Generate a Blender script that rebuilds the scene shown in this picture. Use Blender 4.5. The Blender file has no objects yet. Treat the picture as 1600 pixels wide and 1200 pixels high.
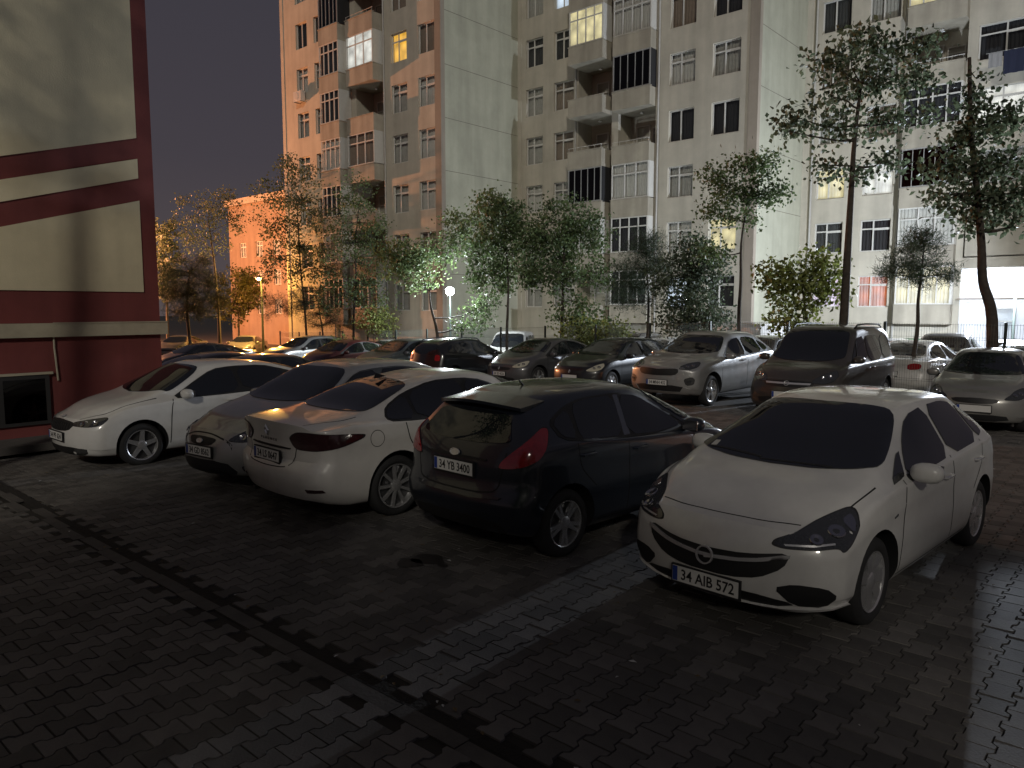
import bpy, bmesh, math, random
import numpy as np
from mathutils import Vector, Matrix
from mathutils.bvhtree import BVHTree
from mathutils.geometry import delaunay_2d_cdt
R = math.radians
sc = bpy.context.scene
COL = sc.collection

# ------------------------------------------------------------------ camera
CAM_H = 2.22; FPX = 1175.0; YAW = R(41.5); PITCH = math.atan(120/FPX)
cd = bpy.data.cameras.new('camera'); cam = bpy.data.objects.new('camera', cd); COL.objects.link(cam)
cd.sensor_width = 36; cd.lens = FPX/1600*36; cd.clip_start = .05; cd.clip_end = 2000
cam.location = (0, 0, CAM_H); cam.rotation_euler = (R(90)-PITCH, 0, YAW)
sc.camera = cam
# ------------------------------------------------------------------ night sky
w = bpy.data.worlds.new('World'); sc.world = w; w.use_nodes = True
nt = w.node_tree; bg = nt.nodes['Background']
tc = nt.nodes.new('ShaderNodeTexCoord'); sx = nt.nodes.new('ShaderNodeSeparateXYZ'); cr = nt.nodes.new('ShaderNodeValToRGB')
nt.links.new(tc.outputs['Generated'], sx.inputs[0]); nt.links.new(sx.outputs['Z'], cr.inputs[0]); nt.links.new(cr.outputs[0], bg.inputs[0])
e = cr.color_ramp.elements
e[0].position = 0.0; e[0].color = (.084, .067, .069, 1)
e[1].position = .45; e[1].color = (.042, .040, .052, 1)
n_ = cr.color_ramp.elements.new(.18); n_.color = (.056, .049, .059, 1)
bg.inputs[1].default_value = 1.0
# ------------------------------------------------------------------ weak, soft directional light of the night (sun lamp added from behind the viewer, source unseen)
sd = bpy.data.lights.new('sun', 'SUN'); sun = bpy.data.objects.new('sun', sd); COL.objects.link(sun)
sd.energy = .85; sd.angle = R(4); sd.color = (1.0, .93, .81)
SUN_DIR = Vector((.66, -.78, .50)).normalized()      # towards the light
sun.rotation_euler = SUN_DIR.to_track_quat('Z', 'Y').to_euler()
sc.view_settings.view_transform = 'Standard'; sc.view_settings.look = 'None'
sc.view_settings.gamma = 1; sc.view_settings.exposure = 0; sc.view_settings.use_curve_mapping = False

# ------------------------------------------------------------------ helpers
fwd = Vector((-math.sin(YAW), math.cos(YAW), 0)); rgt = Vector((math.cos(YAW), math.sin(YAW), 0)); UPV = Vector((0, 0, 1))
cf = fwd*math.cos(PITCH)-UPV*math.sin(PITCH); cu = fwd*math.sin(PITCH)+UPV*math.cos(PITCH)
def ray(x, y): return cf+rgt*((x-800)/FPX)-cu*((y-600)/FPX)
def at(x, y, depth):                       # survey: the point seen at photo pixel x,y at this depth
    return Vector((0, 0, CAM_H))+ray(x, y)*depth
def at_v(x, y, v): d = ray(x, y); return Vector((0, 0, CAM_H))+d*(v/d.y)
def at_u(x, y, u): d = ray(x, y); return Vector((0, 0, CAM_H))+d*(u/d.x)
def at_z(x, y, z=0): d = ray(x, y); return Vector((0, 0, CAM_H))+d*((z-CAM_H)/d.z)
def depth_of(p): return (Vector(p)-Vector((0, 0, CAM_H))).dot(cf)
def pix(p):
    q = Vector(p)-Vector((0, 0, CAM_H)); d = q.dot(cf); return 800+FPX*q.dot(rgt)/d, 600-FPX*q.dot(cu)/d, d

MATS = {}
def mat(name, col=(.5, .5, .5), rough=.6, metal=0, spec=.5, noise=0, nscale=6, coat=0, emit=None, estr=0, bump=0, bscale=40, alpha=None, trans=0, attr=None, streak=0):
    if name in MATS: return MATS[name]
    m = bpy.data.materials.new(name); m.use_nodes = True; t = m.node_tree; p = t.nodes['Principled BSDF']
    p.inputs['Base Color'].default_value = (*col, 1); p.inputs['Roughness'].default_value = rough
    p.inputs['Metallic'].default_value = metal; p.inputs['Specular IOR Level'].default_value = spec
    if coat: p.inputs['Coat Weight'].default_value = coat; p.inputs['Coat Roughness'].default_value = .06
    if trans: p.inputs['Transmission Weight'].default_value = trans
    if emit: p.inputs['Emission Color'].default_value = (*emit, 1); p.inputs['Emission Strength'].default_value = estr
    tcn = t.nodes.new('ShaderNodeTexCoord')
    src = None
    if noise or attr or streak:
        mx = t.nodes.new('ShaderNodeMix'); mx.data_type = 'RGBA'; mx.blend_type = 'MULTIPLY'; mx.inputs[0].default_value = 1
        mx.inputs[6].default_value = (*col, 1)
        nz = t.nodes.new('ShaderNodeTexNoise'); nz.inputs['Scale'].default_value = nscale; nz.inputs['Detail'].default_value = 7; nz.inputs['Roughness'].default_value = .65
        t.links.new(tcn.outputs['Object'], nz.inputs['Vector'])
        mr = t.nodes.new('ShaderNodeMapRange'); mr.inputs[1].default_value = .28; mr.inputs[2].default_value = .72
        mr.inputs[3].default_value = 1-noise; mr.inputs[4].default_value = 1+noise*.35
        t.links.new(nz.outputs['Fac'], mr.inputs[0]); val = mr.outputs[0]
        if streak:                         # rain streaks running down a wall
            mp = t.nodes.new('ShaderNodeMapping'); mp.inputs['Scale'].default_value = (1.1, 1.1, .10); t.links.new(tcn.outputs['Object'], mp.inputs['Vector'])
            n2 = t.nodes.new('ShaderNodeTexNoise'); n2.inputs['Scale'].default_value = 1.6; n2.inputs['Detail'].default_value = 8; t.links.new(mp.outputs[0], n2.inputs['Vector'])
            m2 = t.nodes.new('ShaderNodeMapRange'); m2.inputs[1].default_value = .35; m2.inputs[2].default_value = .7; m2.inputs[3].default_value = 1; m2.inputs[4].default_value = 1-streak
            t.links.new(n2.outputs['Fac'], m2.inputs[0])
            mu = t.nodes.new('ShaderNodeMath'); mu.operation = 'MULTIPLY'; t.links.new(val, mu.inputs[0]); t.links.new(m2.outputs[0], mu.inputs[1]); val = mu.outputs[0]
        if attr:
            if attr == 'random': an = t.nodes.new('ShaderNodeObjectInfo'); ao = an.outputs['Random']
            else: an = t.nodes.new('ShaderNodeAttribute'); an.attribute_name = attr; ao = an.outputs['Fac']
            m3 = t.nodes.new('ShaderNodeMapRange'); m3.inputs[3].default_value = .62; m3.inputs[4].default_value = 1.3; t.links.new(ao, m3.inputs[0])
            mu = t.nodes.new('ShaderNodeMath'); mu.operation = 'MULTIPLY'; t.links.new(val, mu.inputs[0]); t.links.new(m3.outputs[0], mu.inputs[1]); val = mu.outputs[0]
        t.links.new(val, mx.inputs[7]); t.links.new(mx.outputs[2], p.inputs['Base Color'])
    if bump:
        nb = t.nodes.new('ShaderNodeTexNoise'); nb.inputs['Scale'].default_value = bscale; nb.inputs['Detail'].default_value = 4
        t.links.new(tcn.outputs['Object'], nb.inputs['Vector'])
        bp = t.nodes.new('ShaderNodeBump'); bp.inputs['Strength'].default_value = bump; bp.inputs['Distance'].default_value = .01
        t.links.new(nb.outputs['Fac'], bp.inputs['Height']); t.links.new(bp.outputs[0], p.inputs['Normal'])
    MATS[name] = m
    return m

def tag(o, label=None, cat=None, group=None, kind=None):
    if label: o['label'] = label
    if cat: o['category'] = cat
    if group: o['group'] = group
    if kind: o['kind'] = kind
    return o
def empty(name, loc, rz=0, label=None, cat=None, group=None):
    o = bpy.data.objects.new(name, None); COL.objects.link(o); o.location = loc; o.rotation_euler = (0, 0, rz); o.empty_display_size = .2
    return tag(o, label, cat, group)
def link_mesh(name, me, parent=None, m=None, loc=None, rot=None):
    o = bpy.data.objects.new(name, me); COL.objects.link(o)
    if parent: o.parent = parent
    if m:
        if not me.materials: me.materials.append(None)
        o.material_slots[0].link = 'OBJECT'; o.material_slots[0].material = m
    if loc: o.location = loc
    if rot: o.rotation_euler = rot
    return o
class MB:
    def __init__(s): s.v = []; s.f = []; s.m = []
    def add(s, vs, fs, mi=0):
        b = len(s.v); s.v += [tuple(p) for p in vs]; s.f += [tuple(i+b for i in f) for f in fs]; s.m += [mi]*len(fs); return s
    def box(s, x0, x1, y0, y1, z0, z1, mi=0):
        return s.add([(x0, y0, z0), (x1, y0, z0), (x1, y1, z0), (x0, y1, z0), (x0, y0, z1), (x1, y0, z1), (x1, y1, z1), (x0, y1, z1)],
                     [(3, 2, 1, 0), (4, 5, 6, 7), (0, 1, 5, 4), (1, 2, 6, 5), (2, 3, 7, 6), (3, 0, 4, 7)], mi)
    def quad(s, a, b, c, d, mi=0): return s.add([a, b, c, d], [(0, 1, 2, 3)], mi)
    def tube(s, pts, rad, n=6, mi=0, cap=True):
        pts = [Vector(p) for p in pts]; b = []; vs = []
        ref = Vector((0, 0, 1))
        for i, p in enumerate(pts):
            t = (pts[min(i+1, len(pts)-1)]-pts[max(i-1, 0)]).normalized() if len(pts) > 1 else ref
            a = t.cross(Vector((.31, .95, .05))); 
            if a.length < .05: a = t.cross(Vector((1, 0, 0)))
            a.normalize(); c = t.cross(a)
            r = rad[i] if isinstance(rad, (list, tuple)) else rad
            vs += [p+(a*math.cos(2*math.pi*k/n)+c*math.sin(2*math.pi*k/n))*r for k in range(n)]
        fs = [(i*n+k, i*n+(k+1) % n, (i+1)*n+(k+1) % n, (i+1)*n+k) for i in range(len(pts)-1) for k in range(n)]
        if cap: fs += [tuple(range(n-1, -1, -1)), tuple(range((len(pts)-1)*n, len(pts)*n))]
        return s.add(vs, fs, mi)
    def lathe(s, prof, n=28, axis='y', mi=0, o=(0, 0, 0)):     # prof: (radius, along) list
        vs = []
        for r, a in prof:
            for k in range(n):
                c, d = r*math.cos(2*math.pi*k/n), r*math.sin(2*math.pi*k/n)
                p = (c, a, d) if axis == 'y' else ((c, d, a) if axis == 'z' else (a, c, d))
                vs.append((p[0]+o[0], p[1]+o[1], p[2]+o[2]))
        fs = [(i*n+k, (i+1)*n+k, (i+1)*n+(k+1) % n, i*n+(k+1) % n) for i in range(len(prof)-1) for k in range(n)]
        return s.add(vs, fs, mi)
    def ball(s, c, r, nu=14, nv=8, mi=0, p=1.0):
        vs = []
        f = lambda a: math.copysign(abs(a)**p, a)
        for i in range(nv+1):
            th = math.pi*i/nv
            for k in range(nu):
                ph = 2*math.pi*k/nu
                vs.append((c[0]+r[0]*f(math.sin(th))*f(math.cos(ph)), c[1]+r[1]*f(math.sin(th))*f(math.sin(ph)), c[2]+r[2]*f(math.cos(th))))
        return s.add(vs, [(i*nu+k, (i+1)*nu+k, (i+1)*nu+(k+1) % nu, i*nu+(k+1) % nu) for i in range(nv) for k in range(nu)], mi)
    def mesh(s, name, mats=(), smooth=False, angle=None):
        me = bpy.data.meshes.new(name); me.from_pydata(s.v, [], s.f)
        for m in mats: me.materials.append(m)
        if any(s.m): me.polygons.foreach_set('material_index', s.m)
        if smooth:
            me.shade_smooth()
            if angle: me.set_sharp_from_angle(angle=R(angle))
        me.update(); return me
    def build(s, name, m, parent=None, smooth=False, angle=None, loc=None):
        ms = m if isinstance(m, (list, tuple)) else [m]
        o = bpy.data.objects.new(name, s.mesh(name, ms, smooth, angle)); COL.objects.link(o)
        if parent: o.parent = parent
        if loc: o.location = loc
        return o
def recalc(me):
    bm = bmesh.new(); bm.from_mesh(me); bmesh.ops.recalc_face_normals(bm, faces=bm.faces); bm.to_mesh(me); bm.free()

def pchip(tab):
    xs = [p[0] for p in tab]; ys = [p[1] for p in tab]; n = len(xs)
    if n == 1: return lambda x: ys[0]
    h = [xs[i+1]-xs[i] for i in range(n-1)]; d = [(ys[i+1]-ys[i])/h[i] for i in range(n-1)]
    m = [0]*n; m[0] = d[0]; m[-1] = d[-1]
    for i in range(1, n-1):
        if d[i-1]*d[i] > 0:
            w1 = 2*h[i]+h[i-1]; w2 = h[i]+2*h[i-1]; m[i] = (w1+w2)/(w1/d[i-1]+w2/d[i])
    def f(x):
        if x <= xs[0]: return ys[0]
        if x >= xs[-1]: return ys[-1]
        i = 0
        while x > xs[i+1]: i += 1
        t = (x-xs[i])/h[i]; t2 = t*t; t3 = t2*t
        return (2*t3-3*t2+1)*ys[i]+(t3-2*t2+t)*h[i]*m[i]+(-2*t3+3*t2)*ys[i+1]+(t3-t2)*h[i]*m[i+1]
    return f
def chaikin(pts, n=2, closed=True):
    pts = [tuple(p) for p in pts]
    for _ in range(n):
        q = []; L = len(pts)
        for i in range(L if closed else L-1):
            a, b = pts[i], pts[(i+1) % L]
            q.append(tuple(a[k]*.8+b[k]*.2 for k in range(len(a)))); q.append(tuple(a[k]*.2+b[k]*.8 for k in range(len(a))))
        pts = q if closed else [pts[0]]+q+[pts[-1]]
    return pts
_tx = {}
def text_mesh(s, height, width=None, depth=.002, bold=.012):
    k = (s, height, width)
    if k in _tx: return _tx[k]
    c = bpy.data.curves.new('lettering', 'FONT'); c.body = s; c.size = 1; c.align_x = 'CENTER'; c.extrude = .01; c.offset = bold; c.resolution_u = 2
    o = bpy.data.objects.new('lettering', c); COL.objects.link(o)
    dg = bpy.context.evaluated_depsgraph_get(); me = bpy.data.meshes.new_from_object(o.evaluated_get(dg))
    bpy.data.objects.remove(o)
    a = np.empty(len(me.vertices)*3); me.vertices.foreach_get('co', a); a = a.reshape(-1, 3)
    lo, hi = a.min(0), a.max(0); a -= (lo+hi)/2
    sy = height/(hi[1]-lo[1]); sxx = width/(hi[0]-lo[0]) if width else sy
    a *= [sxx, sy, depth/(hi[2]-lo[2])]
    me.vertices.foreach_set('co', a.ravel()); me.materials.clear(); me.update()
    _tx[k] = me; return me

# ------------------------------------------------------------------ materials of the place
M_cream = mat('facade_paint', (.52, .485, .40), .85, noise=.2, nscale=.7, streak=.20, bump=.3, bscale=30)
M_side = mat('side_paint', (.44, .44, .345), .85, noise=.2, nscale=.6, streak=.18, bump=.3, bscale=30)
M_trim = mat('trim_paint', (.33, .285, .23), .85, noise=.15, nscale=1, streak=.2)
M_para = mat('parapet_paint', (.42, .385, .31), .85, noise=.2, nscale=1.1, streak=.3)
M_red = mat('red_paint', (.20, .048, .044), .85, noise=.25, nscale=.8, streak=.25, bump=.2)
M_rcream = mat('cream_render', (.74, .66, .45), .85, noise=.22, nscale=.5, streak=.15, bump=.3)
M_ledge = mat('ledge_stone', (.42, .38, .28), .8, noise=.2, nscale=3)
M_pvc = mat('white_pvc', (.58, .57, .53), .45, noise=.08)
M_alu = mat('aluminium', (.5, .5, .48), .4, .6)
M_pipe = mat('pipe_grey', (.42, .41, .38), .5, noise=.15)
M_joint = mat('joint_dark', (.16, .15, .12), .9)
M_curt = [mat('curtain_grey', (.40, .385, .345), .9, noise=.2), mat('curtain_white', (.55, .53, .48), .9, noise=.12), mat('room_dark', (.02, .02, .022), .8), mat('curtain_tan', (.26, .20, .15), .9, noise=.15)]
def lit(name, col, s):
    m = bpy.data.materials.new(name); m.use_nodes = True; t = m.node_tree; p = t.nodes['Principled BSDF']
    p.inputs['Base Color'].default_value = (.3, .3, .3, 1)
    tcn = t.nodes.new('ShaderNodeTexCoord'); nz = t.nodes.new('ShaderNodeTexVoronoi'); nz.inputs['Scale'].default_value = 2.1
    t.links.new(tcn.outputs['Object'], nz.inputs['Vector'])
    mr = t.nodes.new('ShaderNodeMapRange'); mr.inputs[3].default_value = 1.15; mr.inputs[4].default_value = .35; t.links.new(nz.outputs['Distance'], mr.inputs[0])
    mx = t.nodes.new('ShaderNodeMath'); mx.operation = 'MULTIPLY'; mx.inputs[1].default_value = s; t.links.new(mr.outputs[0], mx.inputs[0])
    p.inputs['Emission Color'].default_value = (*col, 1); t.links.new(mx.outputs[0], p.inputs['Emission Strength'])
    MATS[name] = m; return m
L_yel = lit('lit_yellow', (1, .52, .06), 1.15); L_white = lit('lit_white', (.95, .93, .85), .9); L_cool = lit('lit_cool', (.72, .85, 1), 1.0)
L_or = lit('lit_orange', (1, .22, .05), .55); L_warm = lit('lit_warm', (1, .86, .45), .8); L_pink = lit('lit_pink', (.95, .75, 1), .9)
def glass_mat(name, tint, refl_boost=.05, tr=.9):
    m = bpy.data.materials.new(name); m.use_nodes = True; t = m.node_tree; t.nodes.remove(t.nodes['Principled BSDF']); out = t.nodes['Material Output']
    tr_ = t.nodes.new('ShaderNodeBsdfTransparent'); tr_.inputs[0].default_value = (*tint, 1)
    gl = t.nodes.new('ShaderNodeBsdfGlossy'); gl.inputs['Roughness'].default_value = .03; gl.inputs[0].default_value = (.9, .9, .9, 1)
    lw = t.nodes.new('ShaderNodeLayerWeight'); pw = t.nodes.new('ShaderNodeMath'); pw.operation = 'POWER'; pw.inputs[1].default_value = 4; t.links.new(lw.outputs['Facing'], pw.inputs[0])
    fr = t.nodes.new('ShaderNodeMapRange'); fr.inputs[3].default_value = .045; fr.inputs[4].default_value = .9; t.links.new(pw.outputs[0], fr.inputs[0])
    mx = t.nodes.new('ShaderNodeMixShader'); t.links.new(fr.outputs[0], mx.inputs[0]); t.links.new(tr_.outputs[0], mx.inputs[1]); t.links.new(gl.outputs[0], mx.inputs[2]); t.links.new(mx.outputs[0], out.inputs[0])
    MATS[name] = m; return m
G_clear = glass_mat('window_glass', (.88, .9, .9)); G_dark = glass_mat('tinted_glass', (.08, .09, .11))
M_pav = mat('paver_concrete', (.128, .120, .111), .75, noise=.35, nscale=3, attr='random', bump=.25, bscale=60)
M_pavs = mat('paver_concrete_far', (.128, .120, .111), .75, noise=.35, nscale=3, attr='tint', bump=.25, bscale=60)
M_sand = mat('joint_sand', (.030, .026, .021), .95, noise=.3, nscale=4)
M_asph = mat('asphalt', (.07, .065, .06), .85, noise=.35, nscale=2, bump=.3, bscale=80)
M_kerb = mat('kerb_concrete', (.095, .088, .08), .85, noise=.4, nscale=4, bump=.3)

# ------------------------------------------------------------------ ground
def gz(u, v):                               # the lot falls gently away to the far left and towards the blocks
    return -.033*min(28, max(0, -9-u))-.03*min(10, max(0, v-19))
def sheet(name, xs, ys, dz, m):
    g = MB(); n = len(xs)
    g.add([(x, y, gz(x, y)+dz) for y in ys for x in xs], [(j*n+i, j*n+i+1, (j+1)*n+i+1, (j+1)*n+i) for j in range(len(ys)-1) for i in range(n-1)])
    return tag(g.build(name, m), kind='structure')
sheet('ground', [-300, -120, -60, -37, -34, -30, -26, -22, -18, -14.6, -13, -11, -9, -6, 0, 16, 160], [-60, -6, 0, 10, 16, 19, 22, 25, 29, 60, 120, 300], -.028, M_asph)
lot = sheet('paved_lot', [-14.6, -13, -11, -9, -6, 0, 16], [-6, 0, 10, 16, 19, 19.3], -.012, M_sand)
PL, PW, PA = .20, .160, .014              # double-T blocks: wide ends interlock with the waists of the next column
ts = [-.5, -.31, -.19, .19, .31, .5]
def gwave(t): return PA if abs(t) > .25 else -PA
def paver_verts():
    top, bot = [], []
    out = [(1, t) for t in ts]+[(-1, t) for t in ts[::-1]]
    for s_, t in out:
        x = s_*(PW/2+gwave(t)); y = t*PL; iy = 1 if t > .45 else (-1 if t < -.45 else 0)
        bot.append((x-s_*.0015, y-iy*.0015, -.013)); top.append((x-s_*.0055, y-iy*.0055, 0))
    n = len(out)
    return top+bot, [tuple(range(n))]+[(n+i, n+(i+1) % n, (i+1) % n, i) for i in range(n)]
PV, PF = paver_verts(); PVN = np.array(PV)
pm = bpy.data.meshes.new('paver'); pm.from_pydata(PV, [], PF); pm.materials.append(M_pav)
rng = np.random.default_rng(5)
cells = []
nu0, nu1 = int(-14.4/PW), int(8/PW)
for i in range(nu0, nu1):
    for j in range(int(-1/PL), int(17/PL)):
        x = i*PW; y = (j+(.5 if i % 2 else 0))*PL
        if 2.43 < y < 2.80: continue
        px_, py_, d = pix((x, y, 0))
        if d < 2.2 or d > 17 or px_ < -330 or px_ > 1900 or py_ > 1420: continue
        cells.append((d, x, y, -20 < px_ < 1620 and py_ < 1215))
cells.sort()
near = [c for c in cells if c[3]][:300]; nearset = {(c[1], c[2]) for c in near}
rnd = random.Random(3)
for d, x, y, _ in near:
    o = bpy.data.objects.new('paver', pm); COL.objects.link(o); o.parent = lot
    o.location = (x, y, gz(x, y)+rnd.uniform(-.003, .002)); o.rotation_euler = (rnd.gauss(0, .006), rnd.gauss(0, .006), rnd.gauss(0, .006))
rest = np.array([(c[1], c[2]) for c in cells if (c[1], c[2]) not in nearset])
N = len(rest); nv = len(PV)
V = np.repeat(PVN[None], N, 0); tl = rng.normal(0, .006, (N, 2))
V[:, :, 2] += V[:, :, 0]*tl[:, :1]+V[:, :, 1]*tl[:, 1:]+rng.uniform(-.003, .002, (N, 1))
V[:, :, 0] += rest[:, :1]; V[:, :, 1] += rest[:, 1:]; V[:, :, 2] -= .033*np.maximum(0, -9-V[:, :, 0])
me = bpy.data.meshes.new('paver_field')
loops = np.concatenate([np.array(f) for f in PF]); nl = len(loops)
me.vertices.add(N*nv); me.vertices.foreach_set('co', V.ravel())
me.loops.add(N*nl); me.loops.foreach_set('vertex_index', (loops[None]+np.arange(N)[:, None]*nv).ravel().astype(np.int32))
sizes = np.array([len(f) for f in PF]); st = np.concatenate([[0], np.cumsum(sizes)[:-1]])
me.polygons.add(N*len(PF)); me.polygons.foreach_set('loop_start', (st[None]+np.arange(N)[:, None]*nl).ravel().astype(np.int32))
me.update(calc_edges=True); me.shade_flat(); me.materials.append(M_pavs)
at_ = me.attributes.new('tint', 'FLOAT', 'POINT'); at_.data.foreach_set('value', np.repeat(rng.uniform(0, 1, N), nv).astype(np.float32))
o = bpy.data.objects.new('paver_field', me); COL.objects.link(o); o.parent = lot; tag(o, kind='stuff')
# kerb of concrete stones with an open gutter beside it
kerb = empty('kerb', (0, 2.55, 0)); tag(kerb, kind='structure')
for k in range(-26, 10):
    b = MB(); x0 = k*.52; b.box(x0+.004, x0+.516, -.055, .055, -.02, -.001+rnd.uniform(-.006, .003)); o = b.build('kerb_stone', M_kerb, kerb)
    o.rotation_euler = (0, 0, rnd.gauss(0, .004))
gt = MB(); gt.quad((-14.4, 2.62, -.009), (8, 2.62, -.009), (8, 2.74, -.009), (-14.4, 2.74, -.009))
tag(gt.build('gutter', mat('gutter_dirt', (.018, .015, .012), .95, noise=.4, nscale=5, bump=.6)), kind='structure')

# ------------------------------------------------------------------ windows and balconies
_mc = {}
def win_meshes(wd, ht, style):
    k = (round(wd, 2), round(ht, 2), style)
    if k in _mc: return _mc[k]
    fr = MB(); t = .055; d0, d1 = .02, .075
    fr.box(0, t, d0, d1, 0, ht).box(wd-t, wd, d0, d1, 0, ht).box(t, wd-t, d0, d1, 0, t).box(t, wd-t, d0, d1, ht-t, ht)
    panes = []
    if style == 'plain': mull = [wd*.45]; tr = None
    elif style == 'std': mull = [wd*.42]; tr = ht*.72
    elif style == 'glz4': mull = [wd*.25, wd*.5, wd*.75]; tr = ht*.72
    elif style == 'glz3': mull = [wd*.36, wd*.66]; tr = ht*.70
    elif style == 'fold': mull = [wd*i/5 for i in range(1, 5)]; tr = None
    elif style == 'door': mull = []; tr = ht*.72
    mt = .03 if style == 'fold' else .06
    zs = [t, ht-t] if tr is None else [t, tr-.03, tr+.03, ht-t]
    if tr: fr.box(t, wd-t, d0+.004, d1-.004, tr-.03, tr+.03)
    for m_ in mull: fr.box(m_-mt/2, m_+mt/2, d0+.002, d1-.002, t, ht-t)
    if style == 'std': fr.box(wd*.42+.03, wd-t, d0+.008, d1+.008, tr-.075, tr-.032)
    xs = [t]+sum([[m_-mt/2, m_+mt/2] for m_ in mull], [])+[wd-t]
    for i in range(0, len(xs), 2):
        for j in range(0, len(zs), 2):
            p = MB(); p.quad((xs[i], .05, zs[j]), (xs[i+1], .05, zs[j]), (xs[i+1], .05, zs[j+1]), (xs[i], .05, zs[j+1])); panes.append(p.mesh('pane', [G_clear]))
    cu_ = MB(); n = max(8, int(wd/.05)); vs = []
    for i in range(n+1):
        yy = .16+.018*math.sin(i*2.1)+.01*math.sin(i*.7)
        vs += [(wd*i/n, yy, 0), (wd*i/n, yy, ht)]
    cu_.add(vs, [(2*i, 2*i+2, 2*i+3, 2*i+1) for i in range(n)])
    si = MB().box(-.06, wd+.06, -.05, .03, -.045, -.003)
    r_ = (fr.mesh('window', [M_pvc]), panes, cu_.mesh('curtain_or_room', [M_curt[0]]), si.mesh('sill', [M_ledge]))
    _mc[k] = r_; return r_
def window(parent, x, y, z, wd, ht, style='std', back=None, glass=None, frame=None, sill=True, name='window', rz=0):
    fm, pms, cm, sm = win_meshes(wd, ht, style)
    f = link_mesh(name, fm, parent, frame or M_pvc, (x, y, z), (0, 0, rz))
    for p in pms: link_mesh('pane', p, f, glass or G_clear)
    if back is not False: link_mesh('curtain_or_room', cm, f, back or M_curt[0])  # backing sheet: curtain cloth, with dark or glowing colour standing in for rooms
    if sill: link_mesh('sill', sm, f, M_ledge)
    return f
def wall_holes(mb, x0, x1, z0, z1, holes, y=0, depth=.2, mi=0):
    xs = sorted({x0, x1, *[h[0] for h in holes], *[h[1] for h in holes]}); zs = sorted({z0, z1, *[h[2] for h in holes], *[h[3] for h in holes]})
    for i in range(len(xs)-1):
        for j in range(len(zs)-1):
            cx, cz = (xs[i]+xs[i+1])/2, (zs[j]+zs[j+1])/2
            if any(h[0] < cx < h[1] and h[2] < cz < h[3] for h in holes): continue
            mb.quad((xs[i], y, zs[j]), (xs[i+1], y, zs[j]), (xs[i+1], y, zs[j+1]), (xs[i], y, zs[j+1]), mi)
    for a, b, c, d in holes:
        Y = y+depth
        mb.quad((a, y, c), (a, y, d), (a, Y, d), (a, Y, c), mi).quad((b, y, d), (b, y, c), (b, Y, c), (b, Y, d), mi)
        mb.quad((a, y, d), (b, y, d), (b, Y, d), (a, Y, d), mi).quad((b, y, c), (a, y, c), (a, Y, c), (b, Y, c), mi)
PITCH_F = 2.66; NFL = 9
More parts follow.
